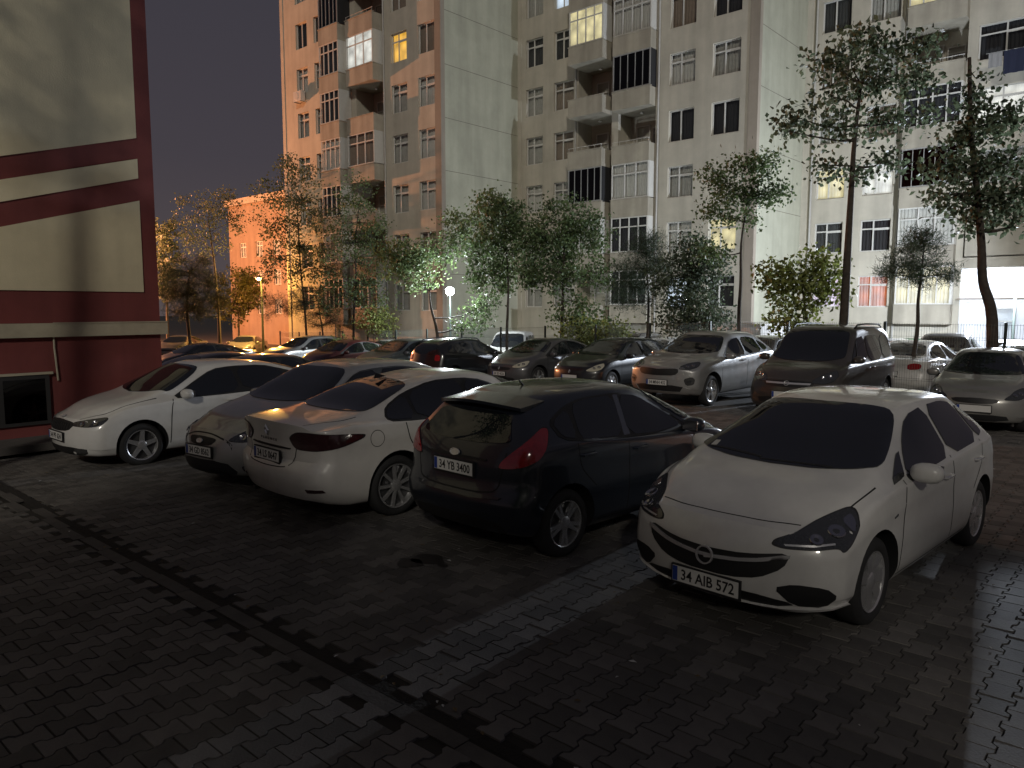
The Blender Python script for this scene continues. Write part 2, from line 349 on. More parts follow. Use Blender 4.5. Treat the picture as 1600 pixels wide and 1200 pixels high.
def block(name, label, uL, uR, v, wincols, balcs, zoff, fl_spec, bspec, side_depth, wmin=1, holes_extra=()):
    """slab block: facade faces -v. wincols: (u0,u1) window columns; balcs: (u0,u1,protrusion)"""
    root = empty(name, (uL, v, 0), 0, label, 'building'); Wd = uR-uL; HT = 27.2
    tops = [3.72+PITCH_F*(k-1)+zoff for k in range(1, NFL+1)]
    holes = []
    for c, (a, b) in enumerate(wincols):
        for k in range(1, NFL+1):
            if (c, k) in fl_spec and fl_spec[(c, k)] == 'none': continue
            holes.append((a-uL, b-uL, tops[k-1]-1.5, tops[k-1]))
    for (a, b, p) in balcs: holes.append((a-uL, b-uL, tops[0]-2.3 if (a, b, p) not in [] else 0, HT-.6))
    for h in holes_extra: holes.append(h)
    wl = MB(); wall_holes(wl, 0, Wd, -1.2, HT, holes); me_ = wl.build('front_wall', M_cream, root)
    sw = MB(); D = 15.0
    sw.quad((Wd, 0, -1.2), (Wd, D, -1.2), (Wd, D, HT), (Wd, 0, HT)).quad((0, D, -1.2), (0, 0, -1.2), (0, 0, HT), (0, D, HT)).quad((Wd, D, -1.2), (0, D, -1.2), (0, D, HT), (Wd, D, HT))
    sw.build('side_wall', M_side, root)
    rf = MB(); rf.box(-.25, Wd+.25, -.25, D+.25, HT, HT+.5); rf.build('roof', M_trim, root)
    pl_ = MB(); pl_.box(Wd-.42, Wd+.035, -.035, .25, 0, HT-.01); pl_.build('corner_pilaster', M_trim, root)
    pl2 = MB(); pl2.box(-.02, .3, -.03, .02, 0, HT-.01); pl2.build('corner_strip', M_cream, root)
    for xp in [.5, balcs[1][1]-uL+.16, balcs[0][0]-uL-.12][:3 if zoff == .01 else 3]:
        if xp == .5 and zoff != .01: continue
        dp = MB(); dp.tube([(xp, -.07, -.8), (xp, -.07, HT)], .05, 8); dp.build('drain_pipe', M_pipe, root, True, 50)
    for k in range(1, NFL+1):
        j = MB(); j.box(Wd-.001, Wd+.004, .25, min(D, side_depth), tops[k-1]+.42, tops[k-1]+.445); j.build('floor_joint', M_joint, root)
    rr = random.Random(hash(label) % 1000 if False else int(uL*10))
    for c, (a, b) in enumerate(wincols):
        for k in range(1, NFL+1):
            sp = fl_spec.get((c, k), None)
            if sp == 'none': continue
            st_ = 'std'; bk = M_curt[rr.choice([0, 0, 1, 1, 0, 3])]; gl = G_clear
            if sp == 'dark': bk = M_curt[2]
            elif sp == 'plain': st_ = 'plain'; bk = M_curt[rr.choice([0, 3])]
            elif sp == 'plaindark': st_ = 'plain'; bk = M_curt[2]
            elif sp is not None: bk = sp
            window(root, a-uL, .09, tops[k-1]-1.5, b-a, 1.5, st_, bk, gl)
    for ci, (a, b, p) in enumerate(balcs):
        x0, x1 = a-uL, b-uL
        rec = MB(); Y = 1.25                    # the recess behind the balcony fronts
        rec.quad((x0, Y, tops[0]-2.3), (x1, Y, tops[0]-2.3), (x1, Y, HT-.6), (x0, Y, HT-.6)).quad((x0, 0.2, tops[0]-2.3), (x0, Y, tops[0]-2.3), (x0, Y, HT-.6), (x0, .2, HT-.6))
        rec.quad((x1, Y, tops[0]-2.3), (x1, .2, tops[0]-2.3), (x1, .2, HT-.6), (x1, Y, HT-.6))
        rec.build('balcony_recess', M_cream, root)
        for k in range(1, NFL+1):
            t = tops[k-1]; zf = t-2.3; zp = t-1.42; ztop = zf+PITCH_F-.001
            sp = bspec.get((ci, k), rr.choice(['glz4', 'open', 'glz3']))
            q = MB(); q.box(x0, x1, -p, Y-.005, zf, zf+.14).box(x0, x1, -p, -p+.1, zf+.14, zp).box(x0, x0+.1, -p+.1, -.002, zf+.14, zp).box(x1-.1, x1, -p+.1, -.002, zf+.14, zp)
            q.box(x0-.03, x1+.03, -p-.03, -p+.13, zp, zp+.035)
            bo = q.build('balcony', M_para, root)
            gh = ztop-zp-.04
            if sp == 'open':
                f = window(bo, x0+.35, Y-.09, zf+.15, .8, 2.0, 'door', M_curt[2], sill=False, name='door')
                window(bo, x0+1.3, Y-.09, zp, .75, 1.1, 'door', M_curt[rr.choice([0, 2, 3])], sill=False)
                l_ = MB(); l_.lathe([(.0, 0), (.07, .0), (.10, -.05), (.07, -.10), (0, -.12)], 10, 'z', 0, (.5*(x0+x1), .5, ztop)); l_.build('ceiling_lamp', M_pvc, bo)
                r2 = MB(); 
                if rr.random() < .5:
                    r2.tube([(x0, -p+.05, zp+.22), (x1, -p+.05, zp+.22)], .015, 6)
                    for i in range(6): xx = x0+.05+(x1-x0-.1)*i/5; r2.tube([(xx, -p+.05, zp+.03), (xx, -p+.05, zp+.22)], .01, 5)
                    r2.build('rail', M_pvc, bo)
            else:
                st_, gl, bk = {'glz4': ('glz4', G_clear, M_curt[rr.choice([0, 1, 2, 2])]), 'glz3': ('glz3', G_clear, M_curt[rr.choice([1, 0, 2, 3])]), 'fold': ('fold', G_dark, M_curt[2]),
                               'litwarm': ('glz4', G_clear, L_warm), 'litwhite': ('glz3', G_clear, L_white)}[sp]
                window(bo, x0+.02, -p+.0, zp+.04, x1-x0-.04, gh, st_, bk, gl, sill=False, name='glazing', frame=M_alu if sp == 'fold' else M_pvc)
                # the short returns of the glazing towards the wall
                for xx, rz in ((x1-.005, R(90)),):
                    sd_ = MB(); sd_.box(xx-.05, xx, -p+.08, -.01, zp+.04, zp+.04+gh); sd_.build('return_panel', M_curt[2] if sp == 'fold' else M_pvc, bo)
    return root, tops

A_b = [(-38.3, -36.45, .9), (-36.0, -33.6, .7)]
block('apartment_block', 'tall cream apartment block whose left edge is lit orange by a street lamp', -43.6, -29.0, 27.3,
      [(-41.95, -40.75), (-40.05, -38.75), (-32.9, -31.6), (-30.72, -29.45)], A_b, -.2,
      {(2, 6): L_yel, (1, 8): 'plaindark', (3, 6): 'plain', (0, 7): 'plaindark', (2, 7): 'plain', (3, 7): L_cool, (1, 7): 'plaindark'},
      {(0, 7): 'fold', (1, 7): 'open', (0, 6): 'glz4', (1, 6): 'litwhite', (0, 5): 'glz4', (1, 5): 'open', (0, 4): 'glz4', (1, 4): 'glz3', (0, 3): 'glz4', (1, 3): 'open', (0, 2): 'glz3', (1, 2): 'open', (0, 1): 'glz4', (1, 1): 'glz3'}, 6.2)
B_b = [(-24.75, -22.6, .9), (-22.2, -20.0, .6)]
block('apartment_block', 'tall cream apartment block in the middle with a yellow lit balcony near the top', -29.02, -14.8, 33.3,
      [(-28.4, -27.18), (-26.4, -25.05), (-19.28, -17.92), (-17.03, -15.65)], B_b, 0,
      {(1, 7): L_cool, (0, 6): 'dark', (1, 6): 'dark', (2, 6): 'plain', (3, 6): 'plaindark', (2, 4): 'plaindark', (3, 4): 'plaindark', (3, 2): L_warm, (2, 1): L_cool, (0, 7): 'plain', (3, 1): 'dark', (3, 3): 'none'},
      {(0, 6): 'litwarm', (1, 6): 'glz4', (0, 5): 'open', (1, 5): 'fold', (0, 4): 'open', (1, 4): 'open', (0, 3): 'fold', (1, 3): 'glz3', (0, 2): 'glz3', (1, 2): 'glz4', (0, 1): 'open', (1, 1): 'glz4', (0, 7): 'open', (1, 7): 'glz3'}, 5.8)
C_b = [(-10.1, -7.75, .5), (-4.1, -1.9, .5)]
cblock, ctops = block('apartment_block', 'cream apartment block at right with an orange lit ground floor window and bright entrance', -14.82, 1.2, 38.9,
      [(-14.08, -12.72), (-11.9, -10.53), (-7.35, -4.9)], C_b, .01,
      {(0, 1): L_pink, (1, 1): L_or, (0, 2): 'dark', (1, 2): 'dark', (0, 6): 'plaindark', (1, 6): 'plain', (0, 3): L_warm, (1, 3): L_white, (2, 1): 'none', (2, 2): 'none', (2, 5): M_curt[2], (2, 4): L_white, (2, 6): M_curt[0]},
      {(0, 1): 'litwarm', (0, 2): 'glz3', (0, 3): 'fold', (0, 4): 'glz4', (0, 5): 'open', (0, 6): 'litwarm', (1, 1): 'glz3'}, 6,
      holes_extra=[(7.3, 10.2, -.4, 3.95)])
# bright entrance recess of the right block, dark stair glazing above it
x0, x1 = 7.3, 10.2
en = MB(); en.quad((x0, 1.6, 0), (x1, 1.6, 0), (x1, 1.6, 3.95), (x0, 1.6, 3.95)).quad((x0, .2, 0), (x0, 1.6, 0), (x0, 1.6, 3.95), (x0, .2, 3.95)).quad((x1, 1.6, 0), (x1, .2, 0), (x1, .2, 3.95), (x1, 1.6, 3.95)).quad((x0, .2, 3.95), (x0, 1.6, 3.95), (x1, 1.6, 3.95), (x1, .2, 3.95))
en = en.build('entrance', mat('entrance_white', (.75, .76, .78), .7), cblock)
window(en, x0+.9, 1.5, 0, 1.1, 2.2, 'door', M_curt[1], sill=False, name='door')
MB().box(x0, x1, -.35, .1, 2.55, 2.62).build('canopy', M_trim, en)
cl_ = MB(); cl_.lathe([(0, 0), (.16, 0), (.18, -.05), (.12, -.10), (0, -.11)], 16, 'z', 0, (8.75, .9, 3.94)); ml_ = bpy.data.materials.new('ceiling_glow'); ml_.use_nodes = True
ml_.node_tree.nodes['Principled BSDF'].inputs['Emission Color'].default_value = (.85, .92, 1, 1); ml_.node_tree.nodes['Principled BSDF'].inputs['Emission Strength'].default_value = 25
cl_.build('ceiling_lamp', ml_, en, True)
pl_ = bpy.data.lights.new('entrance_light', 'POINT'); pl_.energy = 110; pl_.color = (.85, .92, 1); pl_.shadow_soft_size = .15; po_ = bpy.data.objects.new('light', pl_); COL.objects.link(po_); po_.parent = en; po_.location = (8.75, .9, 3.65)
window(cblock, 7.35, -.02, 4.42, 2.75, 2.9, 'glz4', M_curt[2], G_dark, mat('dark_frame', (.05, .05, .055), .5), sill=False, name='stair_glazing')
# low green base wall
gb = MB(); gb.box(0, 7.2, -.16, -.03, -1, .75).box(10.3, 15.9, -.16, -.03, -1, .75); gb.build('base_strip', mat('green_paint', (.06, .16, .075), .8, noise=.25, nscale=2), cblock)

# far block beyond, lit orange
rt_ = empty('apartment_block', (-71, 38, 0), 0, 'low orange lit building far behind the tall block at left', 'building')
fw_ = MB(); hs = [(2+i*3.0, 3.2+i*3.0, 1.6+k*2.7, 3.0+k*2.7) for i in range(6) for k in range(3)]
M_far = mat('tan_render', (.24, .18, .13), .85, noise=.2, nscale=.6, streak=.2)
wall_holes(fw_, 0, 22, -2, 12.0, hs); fw_.build('front_wall', M_far, rt_)
MB().box(0, .02, .01, 12, 0, 12.0).box(21.98, 22, .01, 12, 0, 12.0).box(0.02, 21.98, 11.98, 12, 0, 12.0).build('side_wall', M_far, rt_)
MB().box(-.3, 22.3, -.3, 12.3, 12.0, 12.6).build('roof', M_trim, rt_)
for h in hs: window(rt_, h[0], .08, h[2], 1.2, 1.4, 'std', M_curt[0])

# ------------------------------------------------------------------ red gable wall at left
red = empty('red_building', (-14.5, 6.3, -.09), 0, 'dark red building with cream diagonal panels at the left edge', 'building')
b = MB(); b.box(-14, 0, -22, 0, -.4, 1.80).box(-14, 0, -22, 0, 2.04, 18); b.build('wall', M_red, red)
b = MB(); b.box(-14, .10, -22, .10, 1.802, 2.038); b.build('ledge', M_ledge, red)
def panel(poly, n):
    p = MB(); k = len(poly); vs = [(.025, y, z) for y, z in poly]+[(-.02, y, z) for y, z in poly]
    p.add(vs, [tuple(range(k))]+[((i+1) % k, i, k+i, k+(i+1) % k) for i in range(k)]); o = p.build('cream_panel', M_rcream, red); recalc(o.data); return o
V0 = 6.3; sl = .295
def zl(v, z6): return z6+sl*(v-6.0)
panel([(6.02-V0, 5.38), (6.02-V0, 17.5), (-10-V0+3, 17.5), (-7-V0, zl(-7, 5.38))], 0)
panel([(6.02-V0, 4.66), (6.02-V0, 5.01), (-3-V0, zl(-3, 5.01)), (-3-V0, zl(-3, 4.66))], 1)
panel([(6.02-V0, 2.59), (6.02-V0, 4.26), (.4-V0, 2.62), (.4-V0, 2.59)], 2)
b = MB(); b.box(.004, .05, 2.2-V0, 4.36-V0, .32, 1.16); bw = b.build('basement_window', mat('basement_frame', (.03, .03, .03), .5), red)
for i in range(3): b = MB(); y = 2.27-V0+i*.7; b.quad((.052, y, .38), (.052, y+.62, .38), (.052, y+.62, 1.1), (.052, y, 1.1)); b.build('pane', G_dark, bw)
MB().box(.0, .07, 2.1-V0, 4.42-V0, 1.17, 1.21).build('lintel', M_ledge, red)
MB().tube([(.03, 4.47-V0, 2.04), (.03, 4.47-V0, 1.6), (.03, 4.5-V0, 1.05)], .016, 6).build('cable', M_ledge, red)
MB().box(.1, .112, 4.45-V0, .1, 2.03, 2.05).build('ledge_strip', M_ledge, red)
MB().box(.002, .9, -22, .4, 0, .12).build('plinth', M_kerb, red)
# ------------------------------------------------------------------ cars
M_tyre = mat('tyre_rubber', (.018, .018, .019), .85, noise=.2, nscale=20)
M_rim = mat('rim_alloy', (.62, .62, .63), .25, .75)
M_rimd = mat('rim_dark', (.10, .10, .105), .35, .7)
M_plas = mat('black_plastic', (.012, .012, .013), .55, noise=.2, nscale=15)
M_gap = mat('panel_gap', (.008, .008, .008), .8)
M_cglass = mat('car_glass', (.009, .011, .014), .025, 0, .95)
M_cclear = glass_mat('lamp_lens', (.92, .94, .95))
M_chrome = mat('chrome', (.72, .72, .73), .22, .65)
M_lens = mat('headlamp_lens', (.075, .078, .082), .12, .5, .6, coat=1, noise=.35, nscale=60)
M_refl = mat('reflector', (.42, .42, .44), .22, 1)
M_tail = mat('tail_lens', (.30, .012, .018), .12, 0, .6, coat=1, noise=.3, nscale=30)
M_tails = mat('tail_lens_smoked', (.035, .012, .014), .1, 0, .6, coat=1, noise=.3, nscale=30)
M_amber = mat('amber_lens', (.5, .16, .02), .15, coat=1)
M_platew = mat('plate_white', (.62, .62, .60), .45)
M_plateb = mat('plate_blue', (.02, .05, .25), .4)
M_ink = mat('plate_ink', (.012, .012, .012), .5)
def paint(name, col, metal=0.0, rough=.32): return mat('paint_'+name, col, rough, metal, .5, noise=.10, nscale=5, coat=.9)
P_white = paint('white', (.61, .605, .585)); P_white2 = paint('white_warm', (.59, .575, .545)); P_silver = paint('silver', (.36, .36, .355), .55, .35)
P_black = paint('black', (.008, .009, .011)); P_navy = paint('navy', (.010, .014, .022)); P_grey = paint('grey', (.10, .10, .105), .4); P_lgrey = paint('light_grey', (.27, .265, .25), .4)
P_teal = paint('steel', (.12, .145, .16), .5); P_red = paint('dark_red', (.09, .012, .012)); P_brown = paint('taupe', (.075, .066, .058), .4)

def body_mesh(S, nx, sub):
    wb, xn, xt = S['wb'], S['xn'], S['xt']
    fz, fb, fW, fr, fd, zb0 = (pchip(S[k]) for k in ('zt', 'zbelt', 'W', 'Wr', 'drop', 'zb'))
    nose, tail = pchip(S['nose']), pchip(S['tail'])
    Wm = max(p[1] for p in S['W'])
    xf0 = S.get('xf0', wb/2-.15); xr0 = S.get('xr0', -wb/2+.25)
    rc = S.get('rc', .13)
    def shift(x, y, z):
        a = min(1, abs(y)/Wm)
        if x > xf0: wgt = ((x-xf0)/(xn-xf0))**1.5; return x-wgt*(S['bowF']*a**S['pF']-nose(z))
        if x < xr0: wgt = ((xr0-x)/(xr0-xt))**1.5; return x+wgt*(S['bowR']*a**S['pR']+tail(z))
        return x
    def half(x):
        zt, zb, W, Wr, dr, z0 = fz(x), fb(x), fW(x), fr(x), fd(x), zb0(x)
        t = max(0, (x-(xn-rc))/rc, ((xt+rc)-x)/rc)
        if t > 0: q = rc*(1-math.sqrt(max(0, 1-(t*.985)**2)))*.95; W -= q; z0 += q*.25; Wr = min(Wr, W-.035)
        h = zb-z0; zr = zt-dr; zb = min(zb, zr-.004)
        P = [(0, z0), (W*.7, z0), (W-.09, z0+.012), (W-.035, z0+.09), (W-.012, z0+h*.22), (W, z0+h*.48), (W-.006, z0+h*.70), (W-.004, z0+h*.82), (W-.022, zb-.015*h), (W-.045, zb+.012),
             ((W-.045)*.52+Wr*.48, zb*.5+zr*.5), (Wr, zr), (Wr-.07, zr+dr*.55), (Wr*.62, zr+dr*.88), (Wr*.3, zr+dr*.98), (0, zt)]
        out = []
        for i in range(len(P)-1):
            p0, p1, p2, p3 = P[max(i-1, 0)], P[i], P[i+1], P[min(i+2, len(P)-1)]
            for s in range(sub):
                t = s/sub
                out.append(tuple(.5*((2*p1[k])+(-p0[k]+p2[k])*t*.8+(2*p0[k]-5*p1[k]+4*p2[k]-p3[k])*t*t*.8+(-p0[k]+3*p1[k]-3*p2[k]+p3[k])*t*t*t*.8+ (0 if True else 0)) if False else
                           (1-t)*p1[k]+t*p2[k]+.5*t*(1-t)*((1-t)*(2*p1[k]-p0[k]-p2[k])*.55+t*(2*p2[k]-p1[k]-p3[k])*.55) for k in (0, 1)))
        out.append(P[-1]); return out
    ne = 6; n0 = nx-2*ne
    xs = [xt+rc*(1-math.sin(math.pi/2*(k/ne)))for k in range(ne, 0, -1)][0:0]+[xt+rc*(1-math.cos(math.pi/2*k/ne)) for k in range(ne)]+[xt+rc+(xn-xt-2*rc)*k/n0 for k in range(n0)]+[xn-rc*(1-math.sin(math.pi/2*k/ne)) for k in range(ne+1)]
    nx = len(xs)-1
    H = [half(x) for x in xs]; M = len(H[0])-1
    v = []; idx = {}
    def put(x, y, z): v.append((shift(x, y, z), y, z)); return len(v)-1
    for i, x in enumerate(xs):
        for j, (y, z) in enumerate(H[i]):
            y = max(y, 0)
            if j in (0, M): idx[i, j, 0] = idx[i, j, 1] = put(x, 0, z)
            else: idx[i, j, 0] = put(x, y, z); idx[i, j, 1] = put(x, -y, z)
    f = []
    for i in range(nx):
        for j in range(M):
            f.append((idx[i, j, 0], idx[i+1, j, 0], idx[i+1, j+1, 0], idx[i, j+1, 0]))
            f.append((idx[i, j+1, 1], idx[i+1, j+1, 1], idx[i+1, j, 1], idx[i, j, 1]))
    K = 14
    for i, x in ((0, xs[0]), (nx, xs[-1])):
        rows = []
        for j, (y, z) in enumerate(H[i]):
            if j in (0, M): rows.append([idx[i, j, 0]]*(K+1)); continue
            rows.append([idx[i, j, 0]]+[put(x, y*(1-2*k/K), z) for k in range(1, K)]+[idx[i, j, 1]])
        for j in range(M):
            for k in range(K):
                q = (rows[j][k], rows[j][k+1], rows[j+1][k+1], rows[j+1][k])
                if i == nx: q = q[::-1]
                q2 = []
                for a in q:
                    if a not in q2: q2.append(a)
                if len(q2) > 2: f.append(tuple(q2))
    me = bpy.data.meshes.new('body'); me.from_pydata(v, [], f); me.update()
    recalc(me)
    return me

class Car:
    def __init__(s, S, name, label, cat, group, loc, head, paintm, detail=2, col2=None):
        s.S = S; s.root = empty(name, (loc[0], loc[1], gz(loc[0], loc[1])), head, label, cat, group); s.paint = paintm; s.det = detail
        me = body_mesh(S, {2: 84, 1: 56, 0: 36}[detail], {2: 3, 1: 2, 0: 2}[detail])
        bm = bmesh.new(); bm.from_mesh(me); s.bvh = BVHTree.FromBMesh(bm); bm.free()
        r = S['r']; ax = S['wb']/2; s.ax = ax
        cut = MB(); ra = r+S.get('arch', .055); Wm = max(p[1] for p in S['W'])
        for x in (ax, -ax):
            for sg in (1, -1):
                n = 36; y0, y1 = sg*(Wm-.30), sg*(Wm+.2)
                vs = [(x+ra*math.cos(2*math.pi*k/n), y, r+.01+ra*math.sin(2*math.pi*k/n)) for y in (y0, y1) for k in range(n)]
                cut.add(vs, [tuple(range(n)), tuple(range(2*n-1, n-1, -1))]+[(k, n+k, n+(k+1) % n, (k+1) % n) for k in range(n)])
        cm = cut.mesh('cut'); recalc(cm)
        a = bpy.data.objects.new('a', me); c = bpy.data.objects.new('c', cm); COL.objects.link(a); COL.objects.link(c)
        md = a.modifiers.new('b', 'BOOLEAN'); md.operation = 'DIFFERENCE'; md.object = c; md.solver = 'EXACT'
        dg = bpy.context.evaluated_depsgraph_get(); m2 = bpy.data.meshes.new_from_object(a.evaluated_get(dg))
        bpy.data.objects.remove(a); bpy.data.objects.remove(c)
        m2.materials.clear(); m2.materials.append(paintm); m2.materials.append(M_plas)
        zs = S.get('sill', .0)
        for p in m2.polygons:
            cx, cy, cz = p.center
            for x in (ax, -ax):
                if abs(cy) > Wm-.32 and math.hypot(cx-x, cz-r-.01) < ra+.012 and math.hypot(cx-x, cz-r-.01) > ra-.02 and abs(p.normal.y) < .35 or (abs(abs(cy)-(Wm-.30)) < .002 and abs(p.normal.y) > .9): p.material_index = 1
            if cz < S.get('skirt', .205): p.material_index = 1
        m2.shade_smooth(); m2.set_sharp_from_angle(angle=R(38)); m2.name = 'body'
        s.body = bpy.data.objects.new('body', m2); COL.objects.link(s.body); s.body.parent = s.root
        s.seams = MB(); s.Wm = Wm
    def cast(s, p, d):
        h = s.bvh.ray_cast(Vector(p)+Vector(d)*3, -Vector(d))
        if h[0] is None: h = s.bvh.find_nearest(Vector(p))
        n = h[1]
        if n.dot(Vector(d)) < 0: n = -n
        return h[0], n
    def frame(s, view):
        if view == 'L': return Vector((0, 1, 0)), lambda a, b: Vector((a, 0, b))
        if view == 'R': return Vector((0, -1, 0)), lambda a, b: Vector((a, 0, b))
        if view == 'F': return Vector((1, 0, 0)), lambda a, b: Vector((0, a, b))
        if view == 'B': return Vector((-1, 0, 0)), lambda a, b: Vector((0, a, b))
        if view == 'T': return Vector((0, 0, 1)), lambda a, b: Vector((a, b, 0))
        # ('Q', angle): oblique, a runs to the left of the view direction
        ang = view[1]; d = Vector((math.cos(ang), math.sin(ang), 0)); e_ = Vector((-math.sin(ang), math.cos(ang), 0))
        return d, lambda a, b: e_*a+Vector((0, 0, b))
    def patch(s, name, poly, view, m, off=.004, thick=.02, res=.05, rnd=2, parent=None, link=True, bulge=0):
        d, P = s.frame(view); poly = chaikin(poly, rnd) if rnd else [tuple(p) for p in poly]
        pts = []
        for i in range(len(poly)):
            a, b = poly[i], poly[(i+1) % len(poly)]; L = math.dist(a, b); n = max(1, int(L/res))
            pts += [(a[0]+(b[0]-a[0])*k/n, a[1]+(b[1]-a[1])*k/n) for k in range(n)]
        nb = len(pts); xs = [p[0] for p in pts]; zs = [p[1] for p in pts]
        ip = []
        y = min(zs)+res*.5
        def inside(x, y):
            c = False; j = nb-1
            for i in range(nb):
                if (zs[i] > y) != (zs[j] > y) and x < (xs[j]-xs[i])*(y-zs[i])/(zs[j]-zs[i])+xs[i]: c = not c
                j = i
            return c
        while y < max(zs):
            x = min(xs)+res*.5
            while x < max(xs):
                if inside(x, y) and min((x-q[0])**2+(y-q[1])**2 for q in pts) > (res*.4)**2: ip.append((x, y))
                x += res
            y += res
        co, ed, fa, *_ = delaunay_2d_cdt([Vector(p) for p in pts+ip], [], [list(range(nb))], 1, 1e-5)
        mb = MB(); vs = []; nr = []
        for c in co:
            h, n = s.cast(P(c.x, c.y), d); vs.append(h+n*off); nr.append(n)
        cnt = {}
        fa = [tuple(f) for f in fa]
        # orientation towards d
        ff = []
        for f in fa:
            a, b, c = (vs[i] for i in f[:3])
            ff.append(f if (b-a).cross(c-a).dot(d) > 0 else f[::-1])
        for f in ff:
            for i in range(len(f)):
                cnt[(f[i], f[(i+1) % len(f)])] = 1
        bd = [e_ for e_ in cnt if (e_[1], e_[0]) not in cnt]
        base = len(vs); mp = {}
        for a, b in bd:
            for q in (a, b):
                if q not in mp: mp[q] = len(vs); vs.append(vs[q]-nr[q]*thick)
        sk = [(b, a, mp[a], mp[b]) for a, b in bd]
        mb.add(vs, ff+sk)
        if not link: return mb
        o = mb.build(name, m, parent or s.root, True, 40); return o
    def line(s, pts, view, width=.007, off=.0012, res=.05, smooth=2):
        d, P = s.frame(view); pts = chaikin(pts, smooth, False) if smooth else pts
        q = []
        for i in range(len(pts)-1):
            L = math.dist(pts[i], pts[i+1]); n = max(1, int(L/res))
            q += [tuple(pts[i][k]+(pts[i+1][k]-pts[i][k])*j/n for k in (0, 1)) for j in range(n)]
        q.append(pts[-1]); vs = []
        for i, p in enumerate(q):
            a, b = q[max(i-1, 0)], q[min(i+1, len(q)-1)]; t = Vector((b[0]-a[0], b[1]-a[1])); t.normalize() if t.length else None
            n2 = (-t.y, t.x)
            for sg in (1, -1):
                h, n = s.cast(P(p[0]+n2[0]*sg*width/2, p[1]+n2[1]*sg*width/2), d); vs.append(h+n*off)
        s.seams.add(vs, [(2*i, 2*i+1, 2*i+3, 2*i+2) for i in range(len(q)-1)])
    def sym(s, fn):
        for sg, v in ((1, 'L'), (-1, 'R')): fn(sg, v)
    def wheel(s, x, sg, style, rimm=None):
        S = s.S; r = S['r']; tw = .195; rr = r*S.get('rim', .68)
        y = sg*(s.Wm-.035)                    # outer face
        t = MB(); o_ = lambda a: -a*sg
        prof = [(rr*.98, o_(.03)), (rr+.01, o_(.008)), (r-.045, o_(0)), (r-.012, o_(.018)), (r, o_(.045)), (r, o_(tw-.045)), (r-.012, o_(tw-.018)), (r-.045, o_(tw)), (rr*.98, o_(tw-.02))]
        n = 40 if s.det == 2 else 24
        t.lathe(prof, n); to = t.build('wheel', M_tyre, s.root, True, 50, (x, y, r)); recalc(to.data)
        k = MB(); k.lathe([(rr*.99, o_(.02)), (rr*.985, o_(.012)), (rr*.93, o_(.018)), (rr*.90, o_(.06)), (rr*.89, o_(.15))], n)
        hub = .065 if s.det else .06
        k.lathe([(hub, o_(.05)), (hub, o_(.025)), (hub*.7, o_(.016)), (0.0, o_(.014))], 16)
        def spoke(a, w0, w1, d0=.02, d1=.026):
            c, d = math.cos(a), math.sin(a); vs = []
            for (rad, wd, yy) in ((hub*.6, w0, d1), (rr*.5, (w0+w1)/2*.92, d0+.004), (rr*.94, w1, d0)):
                for ww in (-wd/2, wd/2):
                    for y2 in (yy, yy+.03): vs.append((rad*c-ww*d, o_(y2), rad*d+ww*c))
            fs = []
            for q in (0, 4): fs += [(q, q+2, q+6, q+4), (q, q+4, q+5, q+1), (q+2, q+3, q+7, q+6)]
            k.add(vs, fs)
        nsp = {'five': 5, 'twin5': 5, 'multi': 9, 'cap': 7, 'six': 6}[style]
        for i in range(nsp):
            a = 2*math.pi*i/nsp+.3*x
            if style == 'five': spoke(a, .075, .055)
            elif style == 'twin5': spoke(a-.16, .04, .032); spoke(a+.16, .04, .032)
            elif style == 'multi': spoke(a, .03, .035); 
            elif style == 'six': spoke(a, .05, .09)
            else: spoke(a, .06, .10)
        ro = k.build('rim', rimm or M_rim, to, True, 35); recalc(ro.data)
        dk = MB(); dk.lathe([(rr*.88, o_(.075)), (0, o_(.075))], 20); dk.build('brake_disc', M_rimd if style != 'cap' else M_plas, to)
        return to
    def wheels(s, style='five', rimm=None, front=None):
        for x in (s.ax, -s.ax):
            for sg in (1, -1): s.wheel(x, sg, (front or style) if x > 0 else style, rimm)
    def glassset(s, ws, side, rear, rv, pillars=(), glass=None, dlo=None):
        """ws: windscreen (x,y>=0) list half outline seen from above; side: list of polygons (x,z); rear polygon"""
        g_ = glass or M_cglass
        full = [(x, y) for x, y in ws]+[(x, -y) for x, y in ws[::-1]]
        s.patch('windscreen', full, 'T', g_, .009, .03, .045, 2)
        for sg, v in ((1, 'L'), (-1, 'R')):
            if dlo: s.patch('window_trim', dlo, v, M_plas, .005, .02, .05, 1)
            for q in side: s.patch('side_window', q, v, g_, .009, .02, .05, 1)
            for q in pillars: s.patch('pillar_trim', q, v, M_plas, .005, .015, .06, 0)
        if rear:
            fullr = [(a, b) if rv == 'T' else (a, b) for a, b in rear]
            s.patch('rear_window', fullr, rv, g_, .009, .03, .045, 2)
    def mirrors(s, x, z, m=None, y=None):
        for sg in (1, -1):
            b = MB(); yy = sg*((y or s.Wm)+.065)
            b.ball((x, yy, z), (.085, .115, .075), 14, 9, p=.8); b.tube([(x+.02, sg*(s.Wm-.08), z-.05), (x, yy-sg*.04, z-.035)], .028, 6, 1)
            o = b.build('mirror', [m or s.paint, M_plas], s.root, True, 50)
            g_ = MB(); g_.box(x-.088, x-.08, yy-.085, yy+.085, z-.05, z+.05); g_.build('mirror_glass', M_refl, o)
